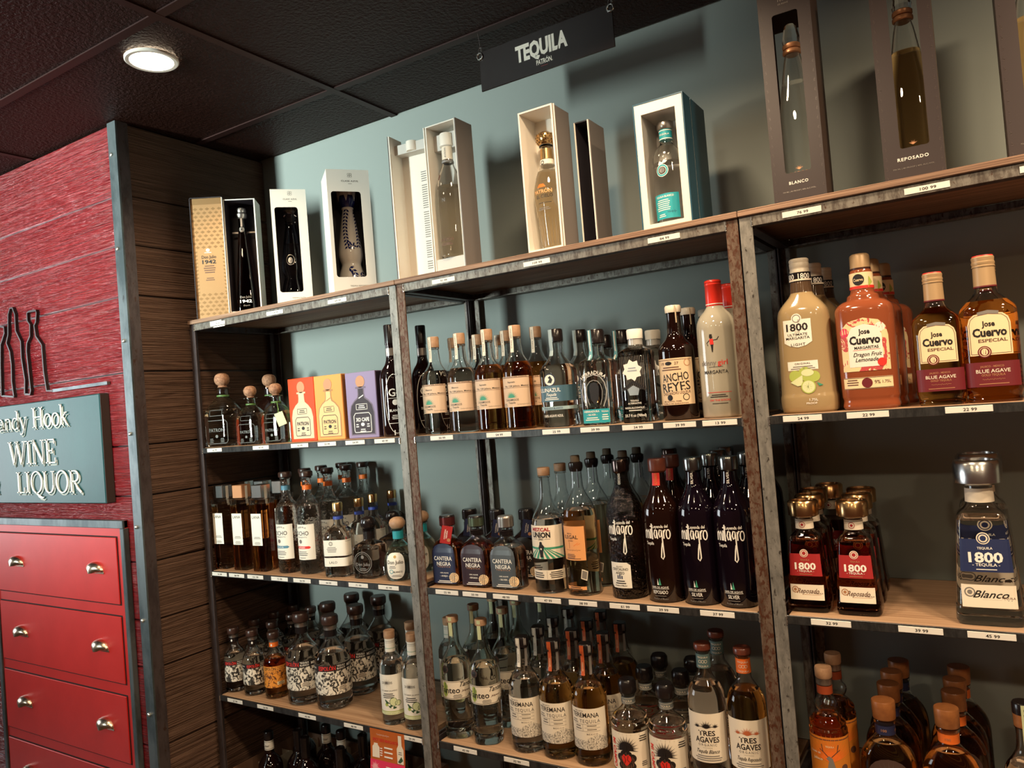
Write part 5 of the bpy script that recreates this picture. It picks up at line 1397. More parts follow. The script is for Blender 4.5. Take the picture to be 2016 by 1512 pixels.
kind('taper_dark', 'tequila_bottle', TW, DJ, 262, [
    ('stopper', caps_(([(312, 13), (318, 17), (326, 18), (332, 14), (338, 16), (346, 14), (350, 6)], PEWTER))),
    ('neck_charm', wrap([(240, 16.5, 14.5, 2.4), (288, 12.6), (318, 12)], -3, 3, 284, 312, PEWTER, ('d', 0, 274, 8.5, PEWTER), '+', ('o', 0, 274, 6.5, 1, INK), ('p', [(-3, 274), (0, 279), (3, 274), (0, 270)], INK))),
    ('label', lab(0, 0, 0, 0, None, ('t', 'Don Julio', 0, 48, 8, PEWTER, {'w': 36}), ('t', '1942', 0, 34, 10, WINK, {'w': 38, 'b': .02}), ('t', 'Tequila', 2, 20, 5, PEWTER, {'sh': .4, 'w': 20})))])
bx, by = world_of(cx, cy_, rz, .048, .040)
inst('taper_dark', bx, by, ZT + .0165, 'slender dark brown tapered bottle standing in the open gold lined case', rz=39)

# two white cartons with bell-shaped decanters
def bell_dec(white):
    return [(0, 41), (5, 43), (30, 42.5), (60, 39), (84, 32), (94, 29), (100, 29.5), (110, 33), (126, 36), (146, 34.5), (180, 29), (220, 23), (250, 18), (262, 16), (266, 18), (270, 16)]
def leafrow(pts, m, s=1.0):
    o = []
    for i, (x, z, a) in enumerate(pts):
        for sd in (1, -1):
            aa = math.radians(a + sd * 42)
            c, s_ = math.cos(aa), math.sin(aa)
            L, w = 15 * s, 3.6 * s
            o.append(('p', [(x, z), (x + L * .5 * c - w * s_, z + L * .5 * s_ + w * c), (x + L * c, z + L * s_), (x + L * .5 * c + w * s_, z + L * .5 * s_ - w * c)], m))
    return o
COBALT = mat('cobalt_glaze', (0.012, 0.018, 0.12), 0.15, coat=0.5)
GLAZE = mat('white_glaze', (0.84, 0.80, 0.72), 0.12, spec=0.5, coat=0.6)
vine1 = [(-6 - 9 * math.sin(i * .22), 262 - i * 10.5, -100 - 6 * math.sin(i * .5)) for i in range(12)]
vine2 = [(22 + 3 * math.sin(i * .3), 256 - i * 10.5, -92) for i in range(11)]
vine3 = [(0 + 8 * math.cos(a), 160 + 14 * math.sin(a), math.degrees(a) + 90) for a in [3.0 + i * .55 for i in range(5)]]
vine4 = [(-12 + 9 * i - .9 * i * i, 82 - 11 * i * .55 - (i * i) * .6, -30 - 26 * i) for i in range(7)]
kind('painted_decanter', 'ceramic_decanter', bell_dec(True), GLAZE, None, [
    ('painted_vines', lab(0, 0, 0, 0, None, *(leafrow(vine1, COBALT, .85) + leafrow(vine2, COBALT, .85) + leafrow(vine3, COBALT, .8) + leafrow(vine4, COBALT) + leafrow([(26, 70 - 10 * i, -70) for i in range(5)], COBALT)))),
    ('stopper', lambda q, S, sc: (q.loft(msecs([(268, 16), (274, 20), (288, 26), (300, 27), (304, 24)]), COBALT, 24), [q.add([Vector(((.0285 + .001) * math.cos(a + da), (.0285 + .001) * math.sin(a + da), z)) * 1.0 for da, z in ((-.42, .331), (.42, .331), (.30, .312), (0, .284), (-.30, .312))], [(0, 1, 2, 3, 4), (4, 3, 2, 1, 0)], GLAZE) for a in [2 * PI * i / 7 for i in range(7)]], q.loft(msecs([(303, 24), (318, 28), (332, 29)]), GLAZE, 24)))], seg=32)
kind('dark_decanter', 'tequila_decanter', bell_dec(False), glass('night_glass', (0.52, 0.52, 0.60)), 200, [
    ('stopper', lambda q, S, sc: q.loft(msecs([(268, 15), (276, 18), (292, 22), (300, 15), (304, 16), (322, 27), (324, 22)]), G_CLEAR, 10)),
    ('medallion', lab(0, 0, 0, 0, None, ('o', -8, 146, 13, 1.6, PEWTER, 17), ('d', -8, 144, 7, PEWTER, 10), '+', ('o', -8, 146, 4, 1, INK), ('o', -8, 139, 4, 1, INK)))], seg=32)
for x, y, a, w, h, key, w2, words, big in ((-0.512, 0.045, 48, 0.107, 0.366, 'dark_decanter', ('TEQUILA PLATA', 40), 'narrow white carton with a window showing a clear bell decanter', False),
                                          (-0.262, 0.038, 52, 0.124, 0.370, 'painted_decanter', ('TEQUILA REPOSADO', 52), 'wide white carton with a window showing a painted white decanter', True)):
    rz = math.radians(a)
    t = thing('gift_box', words, 'gift box', (x, y, ZT), rz)
    z0, z1 = (0.052, 0.305) if big else (0.044, 0.310)
    fp = window_box(t, w, w, h, BOXW, BOXD, (0.010, w - 0.027, z0, z1), rnd=0.008)
    Sf = lambda s, z, off: (s, -off, z)
    cxm = w * 500 + 5
    print_on(fp, Sf, [('t', 'CLASE AZUL', cxm, 335 if not big else 336, 5, GREYI, {'w': 42 if not big else 50, 'sp': 1.15}), tiny(cxm, 328, 14, 1, 3, GREYI), ('o', cxm - 3, 350, 3.2, .7, GREYI), ('o', cxm + 3, 350, 3.2, .7, GREYI), ('o', cxm - 3, 356, 3.2, .7, GREYI), ('o', cxm + 3, 356, 3.2, .7, GREYI), ('t', w2[0], cxm + 6, 26, 4, GREYI, {'w': w2[1], 'sp': 1.1}), tiny(cxm + 6, 19, w2[1] * .7, 1, 3, GREYI)])
    fp.build('front_panel', t)
    MB().box(.006, .0075, .02, .03, .04, h - .05, BOXW).build('inner_flap', t)
    bx, by = world_of(x, y, rz, w / 2 + .002, w / 2)
    inst(key, bx, by, ZT + .003, 'dark clear bell shaped decanter inside the narrow white carton' if not big else 'white ceramic decanter painted with cobalt leaf vines inside the wide white carton', 'decanter', None, a - 0)

# white book-style box, opened flat
t = thing('gift_box', 'white book style gift box standing open with printed inside panel', 'gift box', (0, 0, ZT))
LINE = mat('pale_card_shade', (0.74, 0.70, 0.62), 0.5)
Ml = Matrix.Translation((-0.011, 0.030, 0)) @ Matrix.Rotation(math.radians(5), 4, 'Z')
pn = MB()
pn.box(0, .115, .052, .055, 0, .385, BOXW, Ml).box(0, .003, -.003, .055, 0, .398, BOXW, Ml).box(.112, .115, 0, .055, 0, .396, BOXW, Ml).box(.003, .112, .020, .052, .350, .376, BOXG, Ml).box(-.003, 0, -.003, .058, 0, .398, BOXKD, Ml)
pn.loft([(0.352, .016), (0.378, .016)], BOXW, 20, M=Ml @ Matrix.Translation((.058, .024, 0)))
pn.box(.003, .004, 0, .052, 0, .35, LINE, Ml)
Sp = lambda s, z, off: Ml @ Vector((.075 + s, .052 - off, z))
rows = []
for i, z in enumerate([300 - 6.2 * k for k in range(44)]):
    if i in (5, 17, 30, 39): continue
    rows.append(tiny(0, z, 34, 1, 5.2, GREYI))
print_on(pn, Sp, rows)
pn.build('printed_panel', t)
bx0, by0 = 0.1075, 0.040
cs = MB()
cs.box(bx0, bx0 + .003, by0, by0 + .072, 0, .396, BOXW).box(bx0 + .093, bx0 + .096, by0, by0 + .072, 0, .396, BOXW).box(bx0 + .003, bx0 + .093, by0 + .069, by0 + .072, 0, .396, BOXG).box(bx0 + .003, bx0 + .093, by0, by0 + .072, .393, .396, BOXW)
cs.box(bx0 + .096, bx0 + .099, by0 - .001, by0 + .074, 0, .397, BOXS)
cs.build('case', t)
MB().box(bx0 + .003, bx0 + .093, by0 + .002, by0 + .069, 0, .040, BOXG, None, .001).build('lower_insert', t)
MB().box(bx0 + .003, bx0 + .093, by0 + .030, by0 + .069, .335, .378, BOXG, None, .001).build('upper_insert', t)
AVB = [(0, 32), (4, 35), (8, 35.5), (150, 35.5), (180, 34.5), (210, 30), (232, 22), (246, 16.5), (256, 14.5), (296, 13.5)]
kind('tall_clear', 'tequila_bottle', AVB, glass('champagne_fill', (0.98, 0.98, 0.97), (0.98, 0.94, 0.83), .19), 190, [
    ('stopper', cap([(296, 14), (299, 18.5), (302, 19), (303, 17.5), (330, 17.5), (333, 16)], BOXW)),
    ('neck_label', band(14.8, 262, 296, PAPER, ('t', 'AVION', 3, 279, 5, GREYI, {'w': 26, 'r': 90}), r2=14.4)),
    ('neck_cord', lambda q, S, sc: q.tube([(.0152 * math.cos(a), .0152 * math.sin(a), .2535 + .001 * a / PI) for a in [i * .5 for i in range(36)]], .0013, mat('grey_cord', (.3, .28, .26), .6))),
    ('seal', lab(0, 0, 0, 0, None, ('d', -14, 214, 5, BROWNI, 8))),
    ('print', lab(0, 0, 0, 0, None, ('t', 'N', 2, 150, 10, GREYI, {'w': 8}), ('t', 'AVION', 0, 46, 8, BROWNI, {'w': 42}), tiny(0, 36, 40, 2, 4, BROWNI)))])
inst('tall_clear', bx0 + .046, by0 + .028, ZT + .0405, 'tall clear bottle with white stopper standing in the white book style box')

# white case with amber-lit bottle, its sleeve standing beside it
t = thing('gift_box', 'narrow cream open fronted box holding a bottle with knobbed gold stopper', 'gift box', (0.3985, 0.032, ZT))
W, D, H = 0.095, 0.080, 0.352
mb = MB().box(0, .004, 0, D, 0, H, BOXW).box(W - .004, W, 0, D, 0, H, BOXW).box(.004, W - .004, D - .004, D, 0, H, BOXW).box(.004, W - .004, 0, D, H - .004, H, BOXW).box(.004, W - .004, 0, D, 0, .012, BOXW)
mb.box(W, W + .0015, .003, D + .004, 0, H - .001, BOXS).box(W + .0015, W + .004, .004, .0065, 0, H, BOXW)
mb.build('case', t)
ELC = [(0, 24), (5, 27), (20, 29), (90, 35), (134, 38.5), (150, 37.5), (180, 30), (205, 20), (214, 16.5), (252, 14.5), (254, 17), (258, 17)]
def flutes(q, sc):
    pass
GOLDLIT = glass('fluted_gold_fill', CLEAR, (0.96, 0.86, 0.66), .19)
knob = [(258, 14), (264, 19), (274, 22.5), (284, 20), (290, 12), (292, 5)]
kind('fluted', 'tequila_bottle', ELC, GOLDLIT, 192, [
    ('stopper', lambda q, S, sc: (q.loft(msecs(knob), GOLDCAP, 24), [q.loft([(-.0028, .0008), (-.0018, .0026), (0, .0032), (.0018, .0026), (.0028, .0008)], GOLDCAP, 7, M=Matrix.Translation((Surf(msecs(knob)).at_z(z * .001)[0] * math.cos(a), Surf(msecs(knob)).at_z(z * .001)[0] * math.sin(a), z * .001))) for z, ph in ((264, 0), (270, .3), (276, 0), (282, .3)) for a in [ph + 2 * PI * i / 12 for i in range(12)]])),
    ('neck_foil', band(16.4, 222, 248, GOLDCAP, r2=15)),
    ('neck_label', band(18.6, 206, 221, PAPER, ('o', -4, 213, 5, 1.6, INK), r2=16.8)),
    ('flutes', lab(0, 0, 0, 0, None, *[('l', [(-34 + 7 * i, 8), (-40 + 8.2 * i, 66 + 10 * math.sin(i * .35))], .8, PEWTER) for i in range(10)])),
    ('label', lab(0, 0, 0, 0, None, ('d', -2, 152, 6, ORANGEI, 4), ('p', [(-14, 148), (10, 148), (4, 156), (-8, 156)], ORANGEI), ('t', 'PATRÓN', 0, 138, 9, ORANGE_P, {'w': 50, 'b': .01}), ('t', 'EL CIELO', 4, 126, 8, INK, {'w': 44}), tiny(4, 110, 46, 1, 3, INK), tiny(0, 98, 36, 2, 4, GREYI)))], seg=32)
inst('fluted', 0.3985 + .049, 0.032 + .041, ZT + .0125, 'fluted bottle with knobbed gold stopper standing inside the narrow cream box')
t = thing('box_sleeve', 'grey and white empty box lid standing behind the narrow cream box', 'box lid', (0.512, 0.105, ZT))
mb = MB().box(0, .003, 0, .085, 0, .318, BOXW).box(.036, .039, 0, .085, 0, .318, BOXW).box(.003, .036, .082, .085, 0, .318, BOXD).box(.003, .036, 0, .085, .315, .318, BOXD).box(.003, .036, 0, .085, 0, .003, BOXD).box(.003, .0036, .002, .082, .003, .315, BOXD).box(.039, .0405, .0015, .086, 0, .318, BOXS)
mb.build('tray', t)

# blue case with a deep cream frame
t = thing('gift_box', 'petrol blue gift case with cream frame holding a turquoise labelled bottle', 'gift box', (0.690, 0.045, ZT))
W, D, H = 0.117, 0.150, 0.295
mb = MB().box(0, .003, 0, D, 0, H, BOXB).box(W - .003, W, 0, .050, 0, H, BOXB).box(W - .004, W - .001, .050, .054, 0, H - .002, BOXW).box(W - .003, W, .054, D, 0, H, BOXB).box(.003, W - .003, D - .003, D, 0, H, BOXB).box(.003, W - .003, 0, D, H - .003, H, BOXB).box(.003, W - .003, 0, D, 0, .003, BOXB)
mb.build('case', t)
fr = MB()
x0, x1, z0, z1, dd = .018, W - .020, .020, .268, .090
fr.box(.003, x0, .001, .004, .003, H - .003, BOXW).box(x1, W - .003, .001, .004, .003, H - .003, BOXW).box(x0, x1, .001, .004, .003, z0, BOXW).box(x0, x1, .001, .004, z1, H - .003, BOXW)
fr.box(x0 - .001, x0, .004, dd, z0, z1, BOXG).box(x1, x1 + .001, .004, dd, z0, z1, BOXG).box(x0, x1, .004, dd, z0 - .001, z0, BOXG).box(x0, x1, .004, dd, z1, z1 + .001, BOXG).box(x0, x1, dd, dd + .001, z0, z1, BOXG)
fr.build('cream_frame', t)
CDB = [(0, 31), (4, 34), (126, 34.5), (146, 34), (162, 30), (174, 22), (181, 15.5), (188, 14), (214, 14)]
kind('turquoise_label', 'tequila_bottle', CDB, G_CLEAR, 138, [
    ('stopper', cap([(214, 15.5), (217, 18), (229, 18.4), (231, 17)], PEWTER)),
    ('neck_band', band(14.8, 190, 214, TEALI, ('r', -46, 46, 191, 193, WINK), ('r', -46, 46, 210, 211.5, WINK), ('t', 'TEQUILA', 0, 202, 3.6, WINK, {'w': 26}))),
    ('crest', lab(0, 0, 0, 0, None, ('o', -3, 116, 13, 3.4, TEALI), ('o', -3, 116, 14, 1, WINK), ('o', -3, 116, 9.4, .9, WINK), ('d', -3, 116, 6, PEWTER), ('p', [(-12, 130), (-8, 138), (-2, 134), (3, 140), (10, 136), (6, 132), (0, 131), (-6, 128)], WINK), ('p', [(-10, 152), (-6, 154), (-8, 149)], WINK), ('p', [(12, 152), (16, 154), (13, 149)], WINK), ('p', [(0, 147), (3, 149), (2, 144)], WINK))),
    ('label', lab(-36, 30, 8, 64, mat('turquoise_paper', (0.02, 0.36, 0.42), 0.45), ('t', 'TEQUILA BLANCO', -4, 58, 4.6, WINK, {'w': 44}), tiny(-8, 50, 36, 6, 4.4, WINK), SCRIB(12, 22, 20, 9, NAVY), tiny(-12, 18, 20, 2, 4, WINK)))])
inst('turquoise_label', 0.690 + .057, 0.045 + .043, ZT + .0205, 'clear bottle with turquoise label and neck band inside the blue case')

# tall black windowed cartons
kind('angular_clear', 'tequila_bottle', [(0, 31, 31, 3), (4, 33, 33, 3), (190, 33, 33, 3), (240, 27, 27, 2.6), (300, 18.5, 18.5, 2.2), (316, 15), (318, 17)], G_CLEAR, 255, [
    ('collar', caps_(([(316, 16.5), (318, 18.5), (323, 18.5), (325, 17)], COPPER), ([(327, 16.5), (329, 18), (335, 18), (337, 16)], COPPER))),
    ('stopper', lambda q, S, sc: q.loft(msecs([(336, 16), (346, 18), (372, 13), (378, 9)]), G_CLEAR, 10, smooth=False)),
    ('print', lab(0, 0, 0, 0, None, ('t', 'CINCORO', 0, 62, 9, COPPER, {'w': 54, 'sp': 1.1}), ('t', 'Tequila', 2, 50, 7, COPPER, {'sh': .5, 'w': 28}), ('fan', 0, 70, 9, 7, 30, 150, .8, COPPER)))])
kind('angular_amber', 'tequila_bottle', [(0, 31, 31, 3), (4, 33, 33, 3), (190, 33, 33, 3), (240, 27, 27, 2.6), (300, 18.5, 18.5, 2.2), (316, 15), (318, 17)], glass('angular_amber', CLEAR, (0.88, 0.58, 0.26), .255), 255, [
    ('collar', caps_(([(316, 16.5), (318, 18.5), (323, 18.5), (325, 17)], COPPER), ([(327, 16.5), (329, 18), (335, 18), (337, 16)], COPPER))),
    ('stopper', lambda q, S, sc: q.loft(msecs([(336, 16), (346, 18), (372, 13), (378, 9)]), G_CLEAR, 10, smooth=False)),
    ('print', lab(0, 0, 0, 0, None, ('t', 'CINCORO', 0, 62, 9, INK, {'w': 54, 'sp': 1.1}), ('t', 'Tequila', 2, 50, 7, COPPER, {'sh': .5, 'w': 28}), ('fan', 0, 70, 9, 7, 30, 150, .8, COPPER)))])
EMB = mat('embossed_leaf', (0.09, 0.07, 0.065), 0.3, spec=0.6)
for i, (x, word, key, words, blab) in enumerate(((0.979, 'BLANCO', 'angular_clear', 'tall black windowed carton lettered BLANCO at its foot', 'tall clear bottle behind the window of the carton lettered BLANCO'), (1.184, 'REPOSADO', 'angular_amber', 'tall black windowed carton lettered REPOSADO at its foot', 'tall golden bottle behind the window of the carton lettered REPOSADO'), (1.383, 'AÑEJO', 'angular_amber', 'tall black windowed carton cut off by the frame edge', 'amber bottle in the black carton cut off by the frame edge'))):
    y = 0.045
    t = thing('gift_box', words, 'gift box', (x, y, ZT))
    w, h = 0.101, 0.435
    fp = window_box(t, w, 0.090, h, BOXK, BOXS if i else BOXG, (0.030 if i else 0.026, w - 0.022 if i else w - 0.025, 0.066, 0.392), rnd=0.005, side=BOXKD, open_back=True)
    ops = [('t', word, 50, 46, 6.2, WINK, {'w': 37 if i == 0 else 52, 'sp': 1.2, 'b': .012}), ('t', '750 ML | 80 PROOF | 40% ALC./VOL.', 50, 29, 2.6, PEWTER, {'w': 70 if i == 1 else 64}), ('t', '100%', 50, 420, 7, PEWTER, {'w': 20}), ('t', 'DE AGAVE', 50, 411, 3.4, PEWTER, {'w': 20})]
    for k in range(22):
        z = 12 + k * 19
        for xx, sgn in ((7, -1), (95, 1)):
            ops += [('p', [(xx, z), (xx - 4.5 * sgn * -1, z + 3), (xx, z + 1.4)], EMB), ('p', [(xx, z + 1), (xx + 3 * sgn, z + 7), (xx + 1.2 * sgn, z + 1)], EMB), ('p', [(xx, z), (xx + 4 * sgn, z - 2), (xx, z - 1.4)], EMB)]
    print_on(fp, lambda s, z, off: (s * 1.0, -off, z), ops)
    fp.build('front_panel', t)
    inst(key, x + .052, y + .042, ZT + .003, blab)

# ------------------------------------------------------------------ small gift cartons on the upper shelf
ZU = Z0 - 0.0085
def squat_art(bot, cork, edge, word, top):
    """flat print of a squat corked bottle, 100 mm wide"""
    o = []
    o.append(('p', [(-40, 8), (-41, 70), (-36, 92), (-24, 106), (-13, 114), (-11, 124), (-11, 140), (11, 140), (11, 124), (13, 114), (24, 106), (36, 92), (41, 70), (40, 8)], edge))
    o.append('+')
    o.append(('p', [(-37, 11), (-38, 70), (-33, 91), (-22, 103), (-10, 111), (-8, 124), (-8, 138), (8, 138), (8, 124), (10, 111), (22, 103), (33, 91), (38, 70), (37, 11)], bot))
    o.append(('p', [(-17, 139), (17, 139), (17, 144), (-17, 144)], edge))
    o.append(('d', 0, 158, 15, cork, 17))
    o.append('+')
    ik = INK if top else WINK
    o.append(('l', [(-26, 16), (-28, 22), (-28, 62), (-22, 70), (22, 70), (28, 62), (28, 22), (26, 16), (-26, 16)], 1.8, ik))
    o += [('l', [(-18, 80), (18, 80), (18, 95), (-18, 95), (-18, 80)], 1.3, ik), tiny(0, 90, 24, 2, 5, ik), ('t', word, 0, 52, 10.5 if len(word) < 8 else 9, ik, {'w': 44, 'b': .02}), ('d', 0, 38, 6, ik, 5), tiny(-18, 38, 10, 2, 6, ik), tiny(18, 38, 10, 2, 6, ik), tiny(0, 24, 20, 2, 5, ik), ('p', [(-8, 110), (8, 118), (8, 121), (-8, 113)], ik if not top else edge)]
    return o
PALEB = mat('pale_bottle_print', (0.68, 0.53, 0.36), 0.45)
for x, w, h, d, face, edge, words, word, bot, sidec in ((-0.509, 0.1115, 0.193, 0.088, mat('orange_red_card', (0.74, 0.055, 0.004), 0.4), mat('light_edge_print', (0.80, 0.52, 0.34), 0.5), 'orange red carton printed with a squat pale bottle', 'PATRON', PALEB, None), (-0.396, 0.1135, 0.192, 0.088, mat('amber_card', (0.78, 0.32, 0.07), 0.4), mat('brown_edge_print', (0.42, 0.20, 0.07), 0.5), 'amber yellow carton printed with a squat pale bottle', 'PATRON', mat('honey_bottle_print', (0.80, 0.50, 0.22), 0.45), mat('bronze_card_side', (0.36, 0.13, 0.02), 0.45)), (-0.267, 0.1165, 0.190, 0.088, mat('lilac_card', (0.27, 0.21, 0.36), 0.4), mat('mauve_edge_print', (0.16, 0.12, 0.17), 0.5), 'lilac carton printed with a dark squat bottle', 'XO CAFE', mat('plum_bottle_print', (0.030, 0.016, 0.022), 0.4), mat('purple_black_side', (0.045, 0.025, 0.045), 0.4))):
    t = thing('gift_box', words, 'gift box', (x, 0.058, ZU))
    mb = MB().box(0, w, 0, d, 0, h, face, None, .0012)
    mb.build('carton', t)
    if sidec: MB().box(w - .0008, w + .0002, .004, d - .002, .003, h - .003, sidec).build('side_panel', t)
    fr = MB()
    print_on(fr, (lambda ww: (lambda s, z, off: (ww / 2 + s * ww / .100, -off, z * h / .185)))(w), ['+'] + squat_art(bot, mat('cork_print', (0.50, 0.25, 0.13), 0.6), edge, word, word == 'PATRON'))
    fr.build('bottle_print', t)
t = thing('gift_box', 'plain green carton half hidden behind the orange red carton', 'gift box', (-0.600, 0.150, ZU))
MB().box(0, .100, 0, .088, 0, .185, mat('green_card', (0.10, 0.27, 0.07), 0.45), None, .0012).build('carton', t)

# ------------------------------------------------------------------ open wine cases on the bottom shelf
KCARD = mat('brown_cardboard', (0.13, 0.068, 0.040), 0.75, vary=((0.17, 0.09, 0.055), 20, .35, .7))
KCARDL = mat('pale_divider_card', (0.40, 0.34, 0.26), 0.7)
ZB_ = Z0 - 1.2095
for x0, x1, words in ((-0.872, -0.556, 'open cardboard wine case on the bottom shelf beside the plank wall'), (-0.546, -0.215, 'open cardboard wine case on the bottom shelf under the orange promo card')):
    t = thing('wine_case', words, 'box', (x0, 0.03, ZB_))
    w, d, h = x1 - x0, 0.305, 0.150
    MB().box(0, w, 0, .004, 0, h - .03, KCARD).box(0, w, d - .004, d, 0, h, KCARD).box(0, .004, .004, d - .004, 0, h, KCARD).box(w - .004, w, .004, d - .004, 0, h, KCARD).box(.004, w - .004, .004, d - .004, 0, .004, KCARD).build('carton', t)
    for i in range(1, 4):
        X = w * i / 4
        mb = MB()
        n = 3
        for j in range(n):
            a, b = d * j / n + .006, d * (j + 1) / n - .002
            P = [(a, .006), (b, .006), (b, .128), (b - .022, .146), (a + .022, .146), (a, .128)]
            vs_ = [(X - .0008, y, z) for y, z in P] + [(X + .0008, y, z) for y, z in P]
            mb.add(vs_, [list(range(6))[::-1], list(range(6, 12))] + [(k, (k + 1) % 6, 6 + (k + 1) % 6, 6 + k) for k in range(6)], KCARDL)
        mb.build('divider', t)
    for j in (1, 2):
        MB().box(.006, w - .006, d * j / 3 - .0008, d * j / 3 + .0008, .006, .128, KCARDL).build('divider', t)

# ------------------------------------------------------------------ promo card hanging over the lower shelf edge
t = thing('promo_card', 'orange and pink promotional card taped over the edge of the lower shelf', 'card', (-0.151, -0.0022, Z0 - 0.873))
CARD1 = mat('orange_card', (0.84, 0.24, 0.045), 0.5)
mb = MB()
n = 6
for i in range(n):
    z0, z1 = -.062 + .124 * i / n, -.062 + .124 * (i + 1) / n
    b0, b1 = -.010 * (1 - i / n) ** 2 * 1.0, -.010 * (1 - (i + 1) / n) ** 2
    mb.add([(-.062, b0, z0), (.062, b0, z0), (.062, b1, z1), (-.062, b1, z1)], [(0, 1, 2, 3), (3, 2, 1, 0)], CARD1)
def Sc(s, z, off):
    i = (z + .062) / .124
    return (s, -.010 * (1 - min(max(i, 0), 1)) ** 2 - off - .0006, z)
print_on(mb, Sc, [('r', -62, 62, -62, -20, PINKI), ('p', [(-62, -20), (62, -28), (62, -20)], CARD1), '+', SCRIB(-14, 48, 46, 9, WINK), ('t', 'SPICY SEED MARGARITA', -6, 34, 8, REDI, {'w': 92, 'b': .01}), ('p', [(-54, -14), (-54, 14), (-48, 20), (-48, 24), (-34, 24), (-34, 20), (-28, 14), (-28, -14)], PAPER), ('p', [(36, -18), (34, 20), (40, 30), (40, 56), (52, 56), (52, 30), (58, 20), (58, -18)], PAPER), tiny(4, 16, 40, 1, 9, WINK), tiny(4, 4, 40, 1, 9, WINK), tiny(4, -8, 40, 1, 9, WINK), tiny(-22, 12, 10, 4, 6, WINK), ('fan', -44, -40, 17, 17, 0, 345, 3, mat('pink_burst', (.85, .35, .4), .5)), ('t', 'INFUSED TEQUILA', 14, -46, 11, WINK, {'w': 82, 'b': .03}), tiny(18, -34, 62, 1, 4, WINK), '+', ('p', [(38, -14), (50, 2), (56, -8), (46, -16)], DGREEN), tiny(46, 12, 14, 2, 5, GREYI)])
mb.build('card', t)

# ------------------------------------------------------------------ price tags on the shelf edges
TAGS = {0: [(-.7435, '79 99', 'gold lined open gift case'), (-.4755, '129 99', 'narrow white carton'), (-.2165, '169 99', 'wide white carton'), (.1595, '91 99', 'white book style gift box'), (.437, '109 99', 'narrow cream open fronted box'), (.754, '84 99', 'petrol blue gift case'), (1.0375, '76 99', 'black carton lettered BLANCO'), (1.2535, '100 99', 'black carton lettered REPOSADO'), (1.43, '119 99', 'black carton cut off by the frame')],
        1: [(-.803, '62 99', 'big squat corked bottle'), (-.581, '47 99', 'squat bottle with the paper tag'), (-.4105, '55 99', 'orange red carton'), (-.2985, '53 99', 'amber yellow carton'), (-.1885, '54 99', 'lilac carton'), (-.0795, '49 99', 'tall black bottle with white print'), (.115, '50 99', 'clear tan label bottles'), (.2915, '54 99', 'amber tan label bottles'), (.452, '25 99', 'blue band and moon bottle'), (.553, '39 99', 'horseshoe bottle'), (.6575, '34 99', 'star label bottle'), (.7535, '39 99', 'cream engraved liqueur label'), (.8405, '13 99', 'red capped margarita'), (1.0045, '24 99', 'lime margarita jug'), (1.122, '22 99', 'red margarita jug'), (1.286, '22 99', 'two amber arched label bottles')],
        2: [(-.8215, '74 99', 'silver capped clear decanter'), (-.7375, '84 99', 'copper capped decanter'), (-.649, '121 99', 'amber decanter, third in its row'), (-.5395, '71 99', 'hammered bottle with blue band'), (-.442, '56 99', 'hammered bottle with orange band'), (-.334, '44 99', 'gold stopper bottle with wrap labels'), (-.217, '71 99', 'roundel bottle'), (-.1055, '41 99', 'aqua bottle with oval label'), (.093, '55 99', 'indigo arched print bottle'), (.180, '50 99', 'plum arched print bottle'), (.273, '48 99', 'grey arched print bottle'), (.392, '47 99', 'green ray mezcal label'), (.486, '38 99', 'peach parchment mezcal label'), (.5905, '61 99', 'cut glass dark bottle'), (.681, '39 99', 'brown black red capped bottle'), (.8005, '37 99', 'two blue black scrawled bottles'), (1.0235, '32 99', 'amber pyramid bottles'), (1.1775, '39 99', 'bare stretch of middle shelf'), (1.288, '45 99', 'large clear pyramid bottle')],
        3: [(-.789, '27 99', 'small engraved label bottles'), (-.646, '26 99', 'amber engraved label bottle'), (-.462, '45 99', 'large engraved label bottles'), (-.276, '48 99', 'bare stretch of lower shelf'), (-.0645, '29 99', 'cucumber label bottle by the post'), (.113, '43 99', 'chilli label bottles'), (.2675, '32 99', 'clear landscape label bottle'), (.42, '32 99', 'golden landscape label bottles')]}
tag_me = MB().box(-.0365, .0365, -.0011, 0, -.0058, .0058, mat('tag_plastic', (0.84, 0.81, 0.74), 0.3, spec=0.6), None, .0004).mesh('tag_strip')
for k, row in TAGS.items():
    z = Z0 + (0.385, -0.0175, -0.4170, -0.8185)[k]
    for x, txt, what in row:
        t = thing('price_tag', 'white price tag reading %s below the %s' % (txt, what), 'price tag', (x, -0.0009, z), 0, 'price tags on the shelf edges')
        link('strip', tag_me, t)
        mb = MB()
        print_on(mb, flat(0, -.0011, 0), [('t', txt, 2, 0, 5.4, INK, {'w': 21 if len(txt) == 5 else 26})])
        mb.build('printed_price', t)
for x, dz in ((-.752, .0085), (-.737, -.0095)):
    t = thing('price_tag', 'thin white tag strip sticking out %s the tag beside the plank wall' % ('above' if dz > 0 else 'below'), 'price tag', (x, -0.0008, Z0 + .385 + dz), 0, 'price tags on the shelf edges')
    MB().box(-.028, .028, -.0008, 0, -.0018, .0018, WHITE).build('strip', t)
